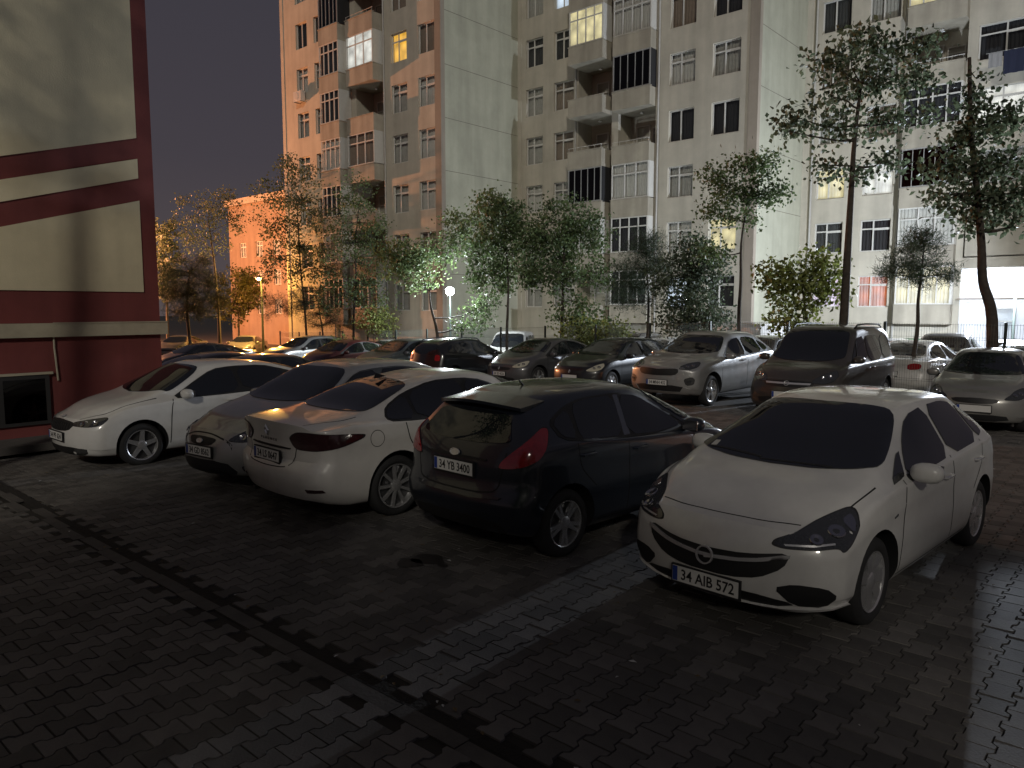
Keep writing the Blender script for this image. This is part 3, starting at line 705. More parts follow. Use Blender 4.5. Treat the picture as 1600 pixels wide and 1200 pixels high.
    def handles(s, xs, z, m=None):
        for sg, v in ((1, 'L'), (-1, 'R')):
            for x in xs:
                zz = z if not callable(z) else z(x)
                h, n = s.cast((x, 0, zz), (0, sg, 0))
                b = MB(); b.box(x-.10, x+.10, h.y+sg*.012-.012, h.y+sg*.012+.024*max(sg, 0)+(.0 if sg > 0 else -.0)+.0001, zz-.014, zz+.014) if False else b.tube([(x-.10, h.y-sg*.004, zz), (x-.085, h.y+sg*.026, zz), (x+.085, h.y+sg*.026, zz), (x+.10, h.y-sg*.004, zz)], .015, 6)
                b.build('door_handle', m or s.paint, s.root, True, 50)
    def plate(s, text, z, view='F', tilt=0, y=0, frame=True, wd=.52, legible=True):
        sg = 1 if view == 'F' else -1
        xm = max(sg*s.cast((0, y+dy, z+dz), (sg, 0, 0))[0].x for dy in (-.2, 0, .2) for dz in (-.05, .05))
        p = MB(); p.box(-wd/2, wd/2, -.056, .056, 0, .006); p.box(-wd/2-.012, wd/2+.012, -.075, .066, -.018, .003, 1) if frame else None
        p.box(-wd/2+.002, -wd/2+.042, -.053, .053, .0061, .0068, 2)
        # local: x right as read, y up, z outwards
        o = p.build('licence_plate', [M_platew, M_plas, M_plateb], s.root)
        zx = Vector((sg, 0, 0)); xr = Vector((0, 1, 0))*(1 if sg > 0 else -1); up = Vector((0, 0, 1))
        o.matrix_local = Matrix(((xr.x, up.x, zx.x, sg*(xm+.012)), (xr.y, up.y, zx.y, y), (xr.z, up.z, zx.z, z), (0, 0, 0, 1))) @ Matrix.Rotation(tilt, 4, 'X')
        if text:
            t = link_mesh('lettering', text_mesh(text, .078, wd*.80), o, M_ink); t.location = (.022, 0, .0075)
        return o
    def badge(s, kind, z, view='F', y=0, size=.1, off=.012, m=None):
        sg = 1 if view == 'F' else -1
        h, n = s.cast((0, y, z), (sg, 0, 0)); b = MB()
        if kind in ('ring_bolt', 'ring'):
            nn = 28; R0, R1 = size/2, size/2*.80
            vs = [(rr*math.cos(2*math.pi*k/nn), rr*math.sin(2*math.pi*k/nn), zz) for rr, zz in ((R0, 0), (R0*.97, .012), (R1*1.02, .012), (R1, 0)) for k in range(nn)]
            b.add(vs, [(q*nn+k, q*nn+(k+1) % nn, (q+1)*nn+(k+1) % nn, (q+1)*nn+k) for q in range(3) for k in range(nn)])
            if kind == 'ring_bolt':
                w_ = size*.62; b.add([(-w_, .004, .008), (-.0, .016, .010), (.006, -.002, .010), (w_, -.004, .008), (0, -.016, .010), (-.006, .002, .010)], [(0, 2, 1), (0, 5, 2), (5, 3, 2), (5, 4, 3)])
        elif kind == 'diamond':
            a_, c_ = size*.36, size*.5
            o1 = [(0, c_), (a_, 0), (0, -c_), (-a_, 0)]; i1 = [(p[0]*.45, p[1]*.45) for p in o1]
            b.add([(*p, 0) for p in o1]+[(p[0]*.72, p[1]*.72, .014) for p in o1]+[(*p, .002) for p in i1], [(k, (k+1) % 4, 4+(k+1) % 4, 4+k) for k in range(4)]+[(4+k, 4+(k+1) % 4, 8+(k+1) % 4, 8+k) for k in range(4)])
        elif kind == 'oval':
            nn = 24; b.add([(size*.5*math.cos(2*math.pi*k/nn)*q, size*.26*math.sin(2*math.pi*k/nn)*q, zz) for q, zz in ((1, 0), (.95, .01), (0.84, .01), (.8, .004)) for k in range(nn)], [(q*nn+k, q*nn+(k+1) % nn, (q+1)*nn+(k+1) % nn, (q+1)*nn+k) for q in range(3) for k in range(nn)]+[tuple(3*nn+k for k in range(nn))])
        elif kind == 'disc':
            nn = 20; b.add([(size*.5*math.cos(2*math.pi*k/nn)*q, size*.5*math.sin(2*math.pi*k/nn)*q, zz) for q, zz in ((1, 0), (.93, .012), (.7, .008)) for k in range(nn)], [(q*nn+k, q*nn+(k+1) % nn, (q+1)*nn+(k+1) % nn, (q+1)*nn+k) for q in range(2) for k in range(nn)]+[tuple(2*nn+k for k in range(nn))])
        o = b.build('badge', m or M_chrome, s.root, True, 40)
        zx = n.normalized(); up = (Vector((0, 0, 1))-zx*zx.z).normalized(); xr = up.cross(zx)
        o.matrix_local = Matrix(((xr.x, up.x, zx.x, h.x+zx.x*off), (xr.y, up.y, zx.y, h.y), (xr.z, up.z, zx.z, h.z+zx.z*off), (0, 0, 0, 1)))
        return o
    def letters(s, text, z, hgt, wd, view='B', y=0, m=None, off=.006, part='lettering'):
        sg = 1 if view == 'F' else -1
        h, n = s.cast((0, y, z), (sg, 0, 0)); o = link_mesh(part, text_mesh(text, hgt, wd), s.root, m or M_chrome)
        zx = n.normalized(); up = (Vector((0, 0, 1))-zx*zx.z).normalized(); xr = up.cross(zx)
        o.matrix_local = Matrix(((xr.x, up.x, zx.x, h.x+zx.x*off), (xr.y, up.y, zx.y, h.y), (xr.z, up.z, zx.z, h.z+zx.z*off), (0, 0, 0, 1)))
    def lamp(s, name, poly, view, m=None, bulbs=(), off=.006, rim=True, inner=None):
        """a lamp unit: dark housing rim, glossy lens, round reflectors"""
        if rim:
            c = (sum(p[0] for p in poly)/len(poly), sum(p[1] for p in poly)/len(poly))
            hs = s.patch(name, [(c[0]+(p[0]-c[0])*1.05, c[1]+(p[1]-c[1])*1.07) for p in poly], view, M_plas, off*.5, .015, .04, 2)
            s.patch('lens', poly, view, m or M_lens, off, .01, .035, 2, parent=hs)
        else: hs = s.patch(name, poly, view, m or M_lens, off, .015, .04, 2)
        d, P = s.frame(view)
        for (a, b_, r_) in bulbs:
            h, n = s.cast(P(a, b_), d); q = MB(); q.lathe([(r_, 0), (r_*.92, .006), (r_*.6, .002), (r_*.3, -.004), (0, -.006)], 16, 'z')
            o = q.build('reflector', M_refl, hs, True, 60); zx = n.normalized(); up = (Vector((0, 0, 1))-zx*zx.z).normalized(); xr = up.cross(zx); pp = h+zx*(off+.002)
            o.matrix_local = Matrix(((xr.x, up.x, zx.x, pp.x), (xr.y, up.y, zx.y, pp.y), (xr.z, up.z, zx.z, pp.z), (0, 0, 0, 1)))
        return hs
    def done(s):
        if s.seams.f: tag(s.seams.build('panel_gaps', M_gap, s.root), kind='stuff')
        return s.root
HEAD = -math.pi/2           # nose towards -v (towards the viewer)
mirror_y = lambda poly: [(-a, b) for a, b in poly]
def spec(wb, fo, ro, W, r, zt, zbelt, Wr, **k):
    S = dict(wb=wb, xn=wb/2+fo, xt=-(wb/2+ro), r=r, zt=zt, zbelt=zbelt, Wr=Wr)
    xn, xt = S['xn'], S['xt']
    S['W'] = k.get('Wt') or [(xt, W-.03), (xt+.45, W-.008), (xt+.95, W), (xn-1.0, W), (xn-.5, W-.012), (xn-.22, W-.03), (xn, W-.06)]
    S['drop'] = k.get('drop') or [(xt, .07), (.2, .075), (1.0, .06), (1.5, .05), (xn, .035)]
    S['zb'] = k.get('zb') or [(xt, .26), (xt+.4, .20), (0, .185), (xn-.5, .19), (xn, .21)]
    S['nose'] = k.get('nose') or [(.18, -.10), (.28, -.02), (.42, 0), (.58, -.015), (.70, -.07), (.80, -.16)]
    S['tail'] = k.get('tail') or [(.2, .10), (.38, .01), (.55, 0), (.70, .03), (.95, .10), (1.1, .15), (1.38, .42)]
    for a, b in (('bowF', .36), ('pF', 2.3), ('bowR', .18), ('pR', 2.6)): S[a] = k.get(a, b)
    for a in ('xf0', 'xr0', 'arch', 'rim', 'rc'):
        if a in k: S[a] = k[a]
    return S
def std_seams(c, xs, z0, zt, z_hood=None):
    """door gaps (x positions), bonnet line"""
    for v in ('L', 'R'):
        for (xa, xb, zb_, zu) in xs: c.line([(xa, zb_), (xa, zb_+.3), (xb, zu)], v, .013)

# ---------- white hatchback, nearest, nose towards the viewer
S1 = spec(2.51, .83, .68, .872, .312,
          zt=[(-1.935, 1.34), (-1.5, 1.405), (-1.0, 1.455), (-.4, 1.48), (-.05, 1.465), (.18, 1.425), (.55, 1.285), (1.05, 1.075), (1.2, 1.02), (1.5, .955), (1.8, .865), (2.085, .75)],
          zbelt=[(-1.935, 1.0), (-1.2, 1.0), (-.5, .975), (.5, .935), (1.0, .92), (1.45, .87), (1.8, .78), (2.085, .67)],
          Wr=[(-1.935, .50), (-1.2, .555), (-.3, .585), (.2, .575), (.6, .645), (1.12, .755), (1.5, .74), (2.085, .60)], bowF=.31, rim=.70)
c = Car(S1, 'hatchback_car', 'white hatchback nearest the viewer with a curved black grille, front plate 34 AIB 572', 'car', 'cars parked in the near row', (-2.21, 6.79), R(-94.2), P_white, 2)
c.wheels('cap', M_rimd if False else M_rim, front='cap')
c.glassset([(1.19, .0), (1.165, .35), (1.08, .60), (.96, .735), (.58, .66), (.17, .545), (.20, .3), (.215, 0)],
           [[(.64, .97), (.44, 1.14), (.10, 1.345), (-.27, 1.39), (-.31, .985), (.2, .955)], [(-.38, .985), (-.34, 1.39), (-.78, 1.388), (-1.08, 1.345), (-1.17, 1.02)], [(-1.22, 1.035), (-1.14, 1.33), (-1.37, 1.225), (-1.45, 1.07)], [(.71, .965), (.98, .94), (.50, 1.155), (.67, .985)]],
           [(-.52, .98), (-.44, 1.28), (.44, 1.28), (.52, .98)], 'B')
gr = [(-.555, .615), (-.27, .572), (0, .56), (.27, .572), (.555, .615), (.515, .51), (.37, .425), (.18, .395), (-.18, .395), (-.37, .425), (-.515, .51)]
c.patch('grille', gr, 'F', M_plas, .006, .02, .05, 1)
bar = [(-.55, .606), (-.3, .543), (0, .516), (.3, .543), (.55, .606), (.545, .574), (.3, .519), (0, .492), (-.3, .519), (-.545, .574)]
c.patch('grille_bar', bar, 'F', M_chrome, .016, .012, .04, 1)
c.badge('ring_bolt', .508, 'F', 0, .135, .024)
c.patch('lower_intake', [(-.60, .275), (-.3, .315), (.3, .315), (.60, .275), (.45, .235), (-.45, .235)], 'F', M_plas, .006, .02, .05, 1)
for sg in (1, -1):
    c.patch('fog_lamp_recess', [(sg*a, b) for a, b in ((.46, .375), (.58, .415), (.75, .405), (.80, .34), (.73, .265), (.57, .265))], 'F', M_plas, .006, .02, .05, 1)
    hl = [(-1.09, .655), (-1.06, .695), (-.88, .755), (-.68, .83), (-.545, .868), (-.50, .85), (-.525, .76), (-.60, .675), (-.67, .63), (-.70, .662), (-.85, .645), (-1.02, .64)]
    c.lamp('headlight', [(sg*a, b) for a, b in hl], ('Q', sg*R(45)), None, [(sg*-.68, .745, .058), (sg*-.83, .70, .046)])
    c.patch('indicator_strip', [(sg*a, b) for a, b in ((-.62, .80), (-.545, .838), (-.53, .80), (-.57, .735))], ('Q', sg*R(45)), M_refl, .010, .01, .03, 1)
    c.patch('daytime_strip', [(sg*a, b) for a, b in ((-1.03, .663), (-.86, .672), (-.72, .688), (-.72, .678), (-.86, .660), (-1.02, .652))], ('Q', sg*R(45)), M_chrome, .010, .01, .03, 0)
c.line([(1.80, -.54), (1.885, -.32), (1.91, 0), (1.885, .32), (1.80, .54)], 'T', .010, res=.05); 
for sg in (1, -1): c.line([(1.62, sg*.70), (1.40, sg*.755), (1.16, sg*.775)], 'T', .009)
for v in ('L', 'R'):
    c.line([(.86, .30), (.84, .6), (.80, .80), (.74, .95)], v, .014); c.line([(-.35, .30), (-.34, .7), (-.34, .99)], v, .014); c.line([(-.92, .62), (-1.15, .80), (-1.20, 1.02)], v, .013); c.line([(.86, .27), (0, .265), (-.8, .27)], v, .013)
c.mirrors(.60, 1.0); c.handles([-.16, -1.02], lambda x: .845 if x > -.5 else .875, M_chrome)
for v in ('L', 'R'): c.patch('side_marker', [(1.02, .735), (.96, .75), (.96, .735), (1.02, .725)], v, M_lens, .006, .01, .02, 0)
c.plate('34 AIB 572', .318, 'F', 0)
c.patch('windscreen_sticker', [(1.04, -.60), (1.04, -.55), (.96, -.555), (.96, -.60)], 'T', M_pvc, .012, .003, .03, 0)
c.patch('splitter', [(-.80, .262), (-.5, .222), (0, .212), (.5, .222), (.80, .262), (.80, .274), (.5, .242), (0, .235), (-.5, .242), (-.80, .274)], 'F', P_white, .022, .025, .04, 0)
c.patch('wiper', [(1.11, .45), (1.13, .45), (1.165, -.10), (1.15, -.10)], 'T', M_plas, .012, .012, .05, 0); c.patch('wiper', [(1.12, -.10), (1.14, -.10), (1.06, -.60), (1.04, -.60)], 'T', M_plas, .012, .012, .05, 0)
c.lamp('tail_lamp', [(-.66, .80), (-.62, 1.02), (-.50, 1.02), (-.50, .80)], 'B', M_tail); c.lamp('tail_lamp', [(.66, .80), (.62, 1.02), (.50, 1.02), (.50, .80)], 'B', M_tail)
c.done()

# ---------- dark hatchback, tail towards the viewer
S2 = spec(2.489, .80, .66, .862, .305,
          zt=[(-1.905, 1.375), (-1.55, 1.415), (-1.0, 1.465), (-.45, 1.48), (-.05, 1.465), (.25, 1.40), (.65, 1.22), (1.1, 1.02), (1.25, .985), (1.65, .89), (2.045, .75)],
          zbelt=[(-1.905, 1.03), (-1.2, 1.03), (-.5, .985), (.5, .925), (1.0, .90), (1.5, .85), (2.045, .66)],
          Wr=[(-1.905, .52), (-1.2, .56), (-.3, .585), (.25, .57), (.65, .65), (1.15, .74), (1.5, .73), (2.045, .60)],
          tail=[(.2, .12), (.34, .03), (.50, -.01), (.60, .0), (.66, .045), (.85, .06), (1.0, .10), (1.2, .24), (1.4, .42)], bowR=.16, xr0=-.85, rim=.70)
c = Car(S2, 'hatchback_car', 'dark blue black hatchback with a red tail lamp, rear plate ending in 3400', 'car', 'cars parked in the near row', (-4.70, 6.50), R(86.5), P_navy, 2)
c.wheels('twin5')
c.glassset([(1.12, 0), (1.06, .4), (.90, .68), (.80, .74), (.5, .65), (.22, .54), (.25, .3), (.26, 0)],
           [[(.66, .985), (.42, 1.14), (.05, 1.33), (-.26, 1.365), (-.33, .995), (.2, .965)], [(-.41, 1.0), (-.34, 1.365), (-.80, 1.36), (-.98, 1.32), (-1.05, 1.045), (-.9, 1.025)], [(-1.10, 1.05), (-1.05, 1.30), (-1.30, 1.20), (-1.26, 1.08)], [(.73, .975), (.92, .945), (.50, 1.12), (.70, .99)]],
           [(-.60, 1.06), (-.53, 1.16), (-.46, 1.28), (0, 1.30), (.46, 1.28), (.53, 1.16), (.60, 1.06), (.3, 1.035), (0, 1.03), (-.3, 1.035)], 'B', dlo=[(.95, .935), (.5, 1.135), (.06, 1.35), (-.3, 1.385), (-.82, 1.375), (-1.08, 1.32), (-1.34, 1.21), (-1.30, 1.06), (-.9, 1.005), (.2, .95)])
for v in ('L', 'R'): c.patch('pillar_trim', [(-.31, 1.0), (-.27, 1.365), (-.34, 1.365), (-.41, 1.0)], v, mat('pillar_gloss', (.05, .055, .075), .25, coat=1), .006, .01, .05, 0)
sp_ = MB(); n = 12; vs = []
for i in range(n+1):
    y = -.54+1.08*i/n; x = -1.60+.10*abs(y/.54)**2.5
    vs += [(x+.26, y, 1.43-.05*abs(y/.54)**2), (x-.05, y, 1.385-.045*abs(y/.54)**2), (x-.045, y, 1.355-.045*abs(y/.54)**2), (x+.2, y, 1.33-.05*abs(y/.54)**2)]
sp_.add(vs, [(4*i+k, 4*i+(k+1) % 4, 4*i+4+(k+1) % 4, 4*i+4+k) for i in range(n) for k in range(4)]+[(0, 1, 2, 3), (4*n+3, 4*n+2, 4*n+1, 4*n)])
o = sp_.build('spoiler', P_navy, c.root, True, 40); recalc(o.data)
for sg in (1, -1):
    c.lamp('tail_lamp', [(sg*a, b) for a, b in ((1.0, .755), (1.16, .80), (.92, .775), (.80, .83), (.70, .99), (.72, 1.10), (.80, 1.10), (.92, .98), (1.03, .85), (1.10, .77)) if True][0:0] or
           [(sg*a, b) for a, b in ((-.86, .74), (-.66, .78), (-.56, .87), (-.545, 1.06), (-.59, 1.10), (-.66, 1.06), (-.80, .90), (-.90, .765))], ('Q', math.pi+sg*R(-42)) if False else ('Q', math.pi-sg*R(48)), M_tail) if False else None
    ang = math.pi-sg*R(45)         # rear corner view, a runs to the left of that view direction
    e1 = (-math.sin(ang), math.cos(ang))
    def qa(x, y): return x*e1[0]+y*e1[1]*sg
    P3 = [(-1.84, .56, .845), (-1.78, .65, .85), (-1.70, .73, .875), (-1.58, .79, .93), (-1.48, .79, 1.03), (-1.42, .75, 1.155), (-1.47, .71, 1.17), (-1.58, .67, 1.09), (-1.70, .62, 1.0), (-1.80, .57, .91)]
    c.lamp('tail_lamp', [(x*e1[0]+sg*y*e1[1], z) for x, y, z in P3], ('Q', ang), M_tail, off=.012)
c.badge('oval', .925, 'B', 0, .13, .012)
c.patch('tailgate_strip', [(-.40, .91), (.40, .91), (.38, .885), (-.38, .885)], 'B', M_plas, .012, .02, .05, 1)
c.plate('34 YB 3400', .80, 'B')
c.line([(-.58, .98), (-.56, .80), (-.52, .64), (-.3, .615), (.3, .615), (.52, .64), (.56, .80), (.58, .98)], 'B', .012)
c.patch('bumper_ledge', [(-.60, .605), (.60, .605), (.56, .575), (-.56, .575)], 'B', P_navy, .018, .03, .05, 1)
c.patch('bumper_insert', [(-.55, .40), (.55, .40), (.62, .26), (-.62, .26)], 'B', M_plas, .006, .02, .05, 1)
for v in ('L', 'R'):
    c.line([(.92, .30), (.90, .6), (.84, .80), (.76, .95)], v, .014); c.line([(-.38, .30), (-.37, .7), (-.37, .99)], v, .014); c.line([(-.88, .60), (-1.10, .80), (-1.12, 1.02)], v, .013); c.line([(.9, .26), (0, .255), (-.8, .26)], v, .013)
c.mirrors(.66, 1.0); c.handles([-.20, -1.0], lambda x: .865 if x > -.5 else .905)
for sg in (1, -1): c.lamp('headlight', [(sg*a, b) for a, b in ((-1.05, .68), (-.95, .74), (-.7, .83), (-.45, .90), (-.43, .84), (-.6, .70), (-.8, .65))], ('Q', sg*R(45)))
MB().tube([(-.95, 0, 1.45), (-1.02, 0, 1.52)], [.012, .006], 6).build('antenna', M_plas, c.root)
c.done()

# ---------- white saloon, tail towards the viewer
S3 = spec(2.70, .87, 1.05, .905, .325,
          zt=[(-2.40, 1.055), (-2.2, 1.075), (-1.85, 1.10), (-1.62, 1.135), (-1.2, 1.30), (-.75, 1.405), (-.25, 1.455), (.15, 1.445), (.45, 1.385), (.85, 1.22), (1.3, 1.03), (1.45, 1.0), (1.9, .88), (2.22, .74)],
          zbelt=[(-2.40, .99), (-1.9, 1.02), (-1.2, 1.01), (-.5, .975), (.5, .93), (1.0, .91), (1.6, .85), (2.22, .65)],
          Wr=[(-2.40, .66), (-2.0, .70), (-1.65, .70), (-1.2, .60), (-.6, .565), (0, .585), (.4, .58), (.8, .66), (1.3, .76), (2.22, .62)],
          drop=[(-2.4, .045), (-1.7, .05), (-1.0, .08), (.2, .08), (1.0, .06), (2.2, .035)],
          tail=[(.2, .12), (.36, .03), (.52, -.015), (.62, 0), (.68, .05), (.85, .05), (1.0, .03), (1.06, .02)], bowR=.19, pR=2.4, xr0=-1.5, rim=.74)
c = Car(S3, 'saloon_car', 'white saloon with smoked tail lamps and tail towards the viewer, rear plate 34 LS 0647', 'car', 'cars parked in the near row', (-6.92, 6.48), R(87), P_white2, 2)
c.wheels('multi')
c.glassset([(1.3, 0), (1.22, .4), (1.05, .70), (.95, .76), (.6, .66), (.40, .56), (.43, .3), (.44, 0)],
           [[(.80, .985), (.52, 1.15), (.12, 1.33), (-.18, 1.37), (-.22, .995), (.3, .965)], [(-.29, 1.0), (-.25, 1.372), (-.60, 1.36), (-1.0, 1.27), (-1.04, 1.02)], [(-1.09, 1.025), (-1.05, 1.26), (-1.34, 1.14), (-1.43, 1.06), (-1.38, 1.035)], [(.86, .975), (1.05, .94), (.62, 1.12), (.82, .99)]],
           [(-1.72, .0), (-1.70, .35), (-1.60, .60), (-1.45, .62), (-1.0, .52), (-.90, .45), (-.84, 0), (-.90, -.45), (-1.0, -.52), (-1.45, -.62), (-1.60, -.60), (-1.70, -.35)], 'T', dlo=[(1.08, .93), (.6, 1.145), (.12, 1.35), (-.2, 1.39), (-.62, 1.378), (-1.05, 1.28), (-1.36, 1.155), (-1.46, 1.05), (-1.38, 1.015), (-.3, .98), (.3, .95)])
for sg in (1, -1):
    ang = math.pi-sg*R(40); e1 = (-math.sin(ang), math.cos(ang))
    P3 = [(-2.36, .42, .90), (-2.34, .45, .94), (-2.31, .52, .975), (-2.15, .72, .975), (-1.90, .87, .95), (-1.80, .90, .935), (-1.82, .90, .90), (-2.0, .84, .835), (-2.22, .70, .80), (-2.32, .52, .80), (-2.34, .47, .83)]
    c.lamp('tail_lamp', [(x*e1[0]+sg*y*e1[1], z) for x, y, z in P3], ('Q', ang), M_tails, off=.010)
c.badge('diamond', .955, 'B', 0, .13, .014); c.letters('F L U E N C E', .862, .026, .34, 'B', 0, M_plas)
c.plate('34 LS 0647', .70, 'B')
c.patch('plate_garnish', [(-.40, .805), (.40, .805), (.38, .785), (-.38, .785)], 'B', M_plas, .012, .02, .05, 1)
c.line([(-.50, .95), (-.47, .76), (-.42, .61), (0, .59), (.42, .61), (.47, .76), (.50, .95)], 'B', .011); c.line([(-2.28, -.56), (-1.95, -.66), (-1.72, -.66)], 'T', .009); c.line([(-2.28, .56), (-1.95, .66), (-1.72, .66)], 'T', .009)
for sg in (1, -1):
    ang = math.pi-sg*R(40); e1 = (-math.sin(ang), math.cos(ang))
    c.patch('rear_reflector', [(x*e1[0]+sg*y*e1[1], z) for x, y, z in ((-2.28, .60, .41), (-2.14, .74, .42), (-2.12, .76, .395), (-2.27, .62, .375))], ('Q', ang), M_tails, .008, .01, .03, 0)
c.patch('bumper_skirt', [(-.75, .285), (.75, .285), (.70, .21), (-.70, .21)], 'B', M_plas, .004, .02, .05, 1)
MB().tube([(-2.28, .52, .235), (-2.10, .52, .235)], .03, 8).build('exhaust', M_rimd, c.root)
c.line([(-2.36, -.8), (-1.9, -.9)], 'T', .002) if False else None
for v in ('L', 'R'):
    c.line([(.98, .30), (.96, .6), (.90, .82), (.84, .95)], v, .014); c.line([(-.25, .30), (-.25, .7), (-.25, .99)], v, .014); c.line([(-1.02, .62), (-1.20, .80), (-1.24, 1.0)], v, .013); c.line([(.9, .27), (0, .265), (-.9, .27)], v, .013)
nn = 20; c.line([(-1.62+.085*math.cos(2*math.pi*k/nn), .875+.085*math.sin(2*math.pi*k/nn)) for k in range(nn+1)], 'R', .007, smooth=0)
c.mirrors(.80, 1.0); c.handles([-.08, -.98], .87)
MB().add([(-.86, -.02, 1.415), (-.86, .02, 1.415), (-1.02, .012, 1.395), (-1.02, -.012, 1.395), (-1.0, 0, 1.46)], [(0, 1, 4), (1, 2, 4), (2, 3, 4), (3, 0, 4), (3, 2, 1, 0)]).build('antenna_fin', M_plas, c.root)
for sg in (1, -1): c.lamp('headlight', [(sg*a, b) for a, b in ((-1.15, .66), (-1.05, .73), (-.8, .80), (-.6, .84), (-.6, .78), (-.8, .68), (-1.0, .64))], ('Q', sg*R(45)))
c.done()

# ---------- silver hatchback between the white saloon and the white liftback, nose towards the viewer
S4 = spec(2.50, .80, .72, .850, .30,
          zt=[(-1.97, 1.33), (-1.5, 1.40), (-1.0, 1.45), (-.4, 1.47), (-.05, 1.455), (.15, 1.42), (.55, 1.24), (.95, 1.05), (1.1, 1.01), (1.45, .94), (1.8, .85), (2.05, .75)],
          zbelt=[(-1.97, 1.0), (-1.2, .99), (-.5, .96), (.5, .93), (1.0, .91), (1.45, .86), (1.8, .77), (2.05, .66)],
          Wr=[(-1.97, .50), (-1.2, .55), (-.3, .575), (.2, .565), (.55, .64), (1.0, .74), (1.5, .72), (2.05, .60)])
c = Car(S4, 'hatchback_car', 'silver hatchback squeezed between the white saloon and white liftback, front plate 34 GD 8562', 'car', 'cars parked in the near row', (-8.95, 6.25), R(-85), P_silver, 2)
c.wheels('five')
c.glassset([(1.06, .0), (1.03, .35), (.93, .60), (.80, .72), (.50, .645), (.17, .535), (.20, .3), (.215, 0)],
           [[(.62, .985), (.40, 1.13), (.05, 1.325), (-.28, 1.355), (-.30, .99), (.1, .965)], [(-.37, .99), (-.35, 1.355), (-.75, 1.36), (-1.05, 1.32), (-1.14, 1.02)], [(-1.20, 1.03), (-1.15, 1.30), (-1.36, 1.22), (-1.45, 1.06)]],
           [(-.52, .98), (-.44, 1.27), (.44, 1.27), (.52, .98)], 'B', dlo=[(.74, .955), (.42, 1.145), (.05, 1.345), (-.28, 1.375), (-.78, 1.38), (-1.16, 1.325), (-1.39, 1.225), (-1.49, 1.05), (-1.1, .99), (.1, .945)])
c.patch('grille', [(-.27, .635), (-.24, .66), (0, .672), (.24, .66), (.27, .635), (.20, .575), (0, .562), (-.20, .575)], 'F', M_plas, .007, .02, .04, 1)
c.badge('oval', .615, 'F', 0, .12, .014)
c.patch('lower_intake', [(-.42, .40), (.42, .40), (.58, .25), (.3, .225), (-.3, .225), (-.58, .25)], 'F', M_plas, .006, .02, .05, 1)
for sg in (1, -1):
    c.lamp('headlight', [(sg*a, b) for a, b in ((-1.06, .64), (-1.0, .69), (-.8, .775), (-.62, .825), (-.55, .83), (-.56, .76), (-.66, .68), (-.85, .63))], ('Q', sg*R(45)), None, [(sg*-.72, .74, .045), (sg*-.88, .685, .04)])
    c.patch('fog_lamp', [(sg*a, b) for a, b in ((.60, .35), (.70, .36), (.72, .30), (.62, .28))], 'F', M_lens, .008, .01, .03, 1)
c.line([(1.93, -.50), (1.965, -.3), (1.975, 0), (1.965, .3), (1.93, .50)], 'T', .010)
for sg in (1, -1): c.line([(1.60, sg*.68), (1.35, sg*.735), (1.02, sg*.755)], 'T', .009)
for v in ('L', 'R'): c.line([(.86, .30), (.84, .6), (.80, .80), (.74, .95)], v, .014); c.line([(-.33, .30), (-.33, .99)], v, .014)
c.mirrors(.58, 1.0); c.handles([-.16, -1.02], .86); c.plate('34 GD 8562', .50, 'F')
c.done()

# ---------- white liftback by the red wall, nose towards the viewer
S5 = spec(2.60, .87, 1.0, .855, .315,
          zt=[(-2.30, 1.10), (-2.1, 1.135), (-1.7, 1.24), (-1.2, 1.36), (-.7, 1.435), (-.3, 1.46), (.05, 1.455), (.3, 1.41), (.75, 1.21), (1.15, 1.03), (1.3, 1.0), (1.7, .92), (2.0, .83), (2.17, .74)],
          zbelt=[(-2.30, 1.0), (-1.8, 1.0), (-1.2, .985), (-.5, .96), (.5, .93), (1.0, .91), (1.5, .87), (1.9, .80), (2.17, .68)],
          Wr=[(-2.30, .60), (-1.7, .56), (-1.2, .545), (-.3, .565), (.3, .56), (.7, .645), (1.15, .745), (1.6, .735), (2.17, .62)], bowF=.30, rim=.72)
c = Car(S5, 'liftback_car', 'white liftback saloon parked beside the red wall with slim headlights', 'car', 'cars parked in the near row', (-12.05, 5.85), R(-90), P_white, 2)
c.wheels('five')
c.glassset([(1.14, 0), (1.08, .4), (.95, .66), (.88, .725), (.6, .65), (.27, .535), (.30, .3), (.31, 0)],
           [[(.74, .98), (.45, 1.14), (.10, 1.325), (-.22, 1.355), (-.26, .99), (.3, .96)], [(-.34, .99), (-.30, 1.355), (-.75, 1.345), (-1.12, 1.27), (-1.22, 1.005)], [(-1.27, 1.01), (-1.19, 1.25), (-1.5, 1.15), (-1.56, 1.04)]],
           [(-2.05, 0), (-2.0, .42), (-1.5, .47), (-1.15, .44), (-1.1, 0), (-1.15, -.44), (-1.5, -.47), (-2.0, -.42)], 'T', dlo=[(.86, .955), (.48, 1.15), (.10, 1.345), (-.24, 1.375), (-.78, 1.365), (-1.2, 1.27), (-1.52, 1.16), (-1.60, 1.03), (-1.2, .985), (.3, .945)])
c.patch('grille', [(-.42, .655), (-.36, .70), (0, .72), (.36, .70), (.42, .655), (.34, .575), (0, .555), (-.34, .575)], 'F', M_plas, .007, .02, .04, 1)
c.badge('disc', .745, 'F', 0, .085, .012)
for k in range(-5, 6): c.patch('grille_slat', [(k*.065-.006, .69-.02*abs(k)/5), (k*.065+.006, .69-.02*abs(k)/5), (k*.065+.006, .585), (k*.065-.006, .585)], 'F', M_plas, .016, .01, .05, 0)
c.patch('lower_intake', [(-.66, .345), (.66, .345), (.64, .245), (.3, .225), (-.3, .225), (-.64, .245)], 'F', M_plas, .006, .02, .05, 1)
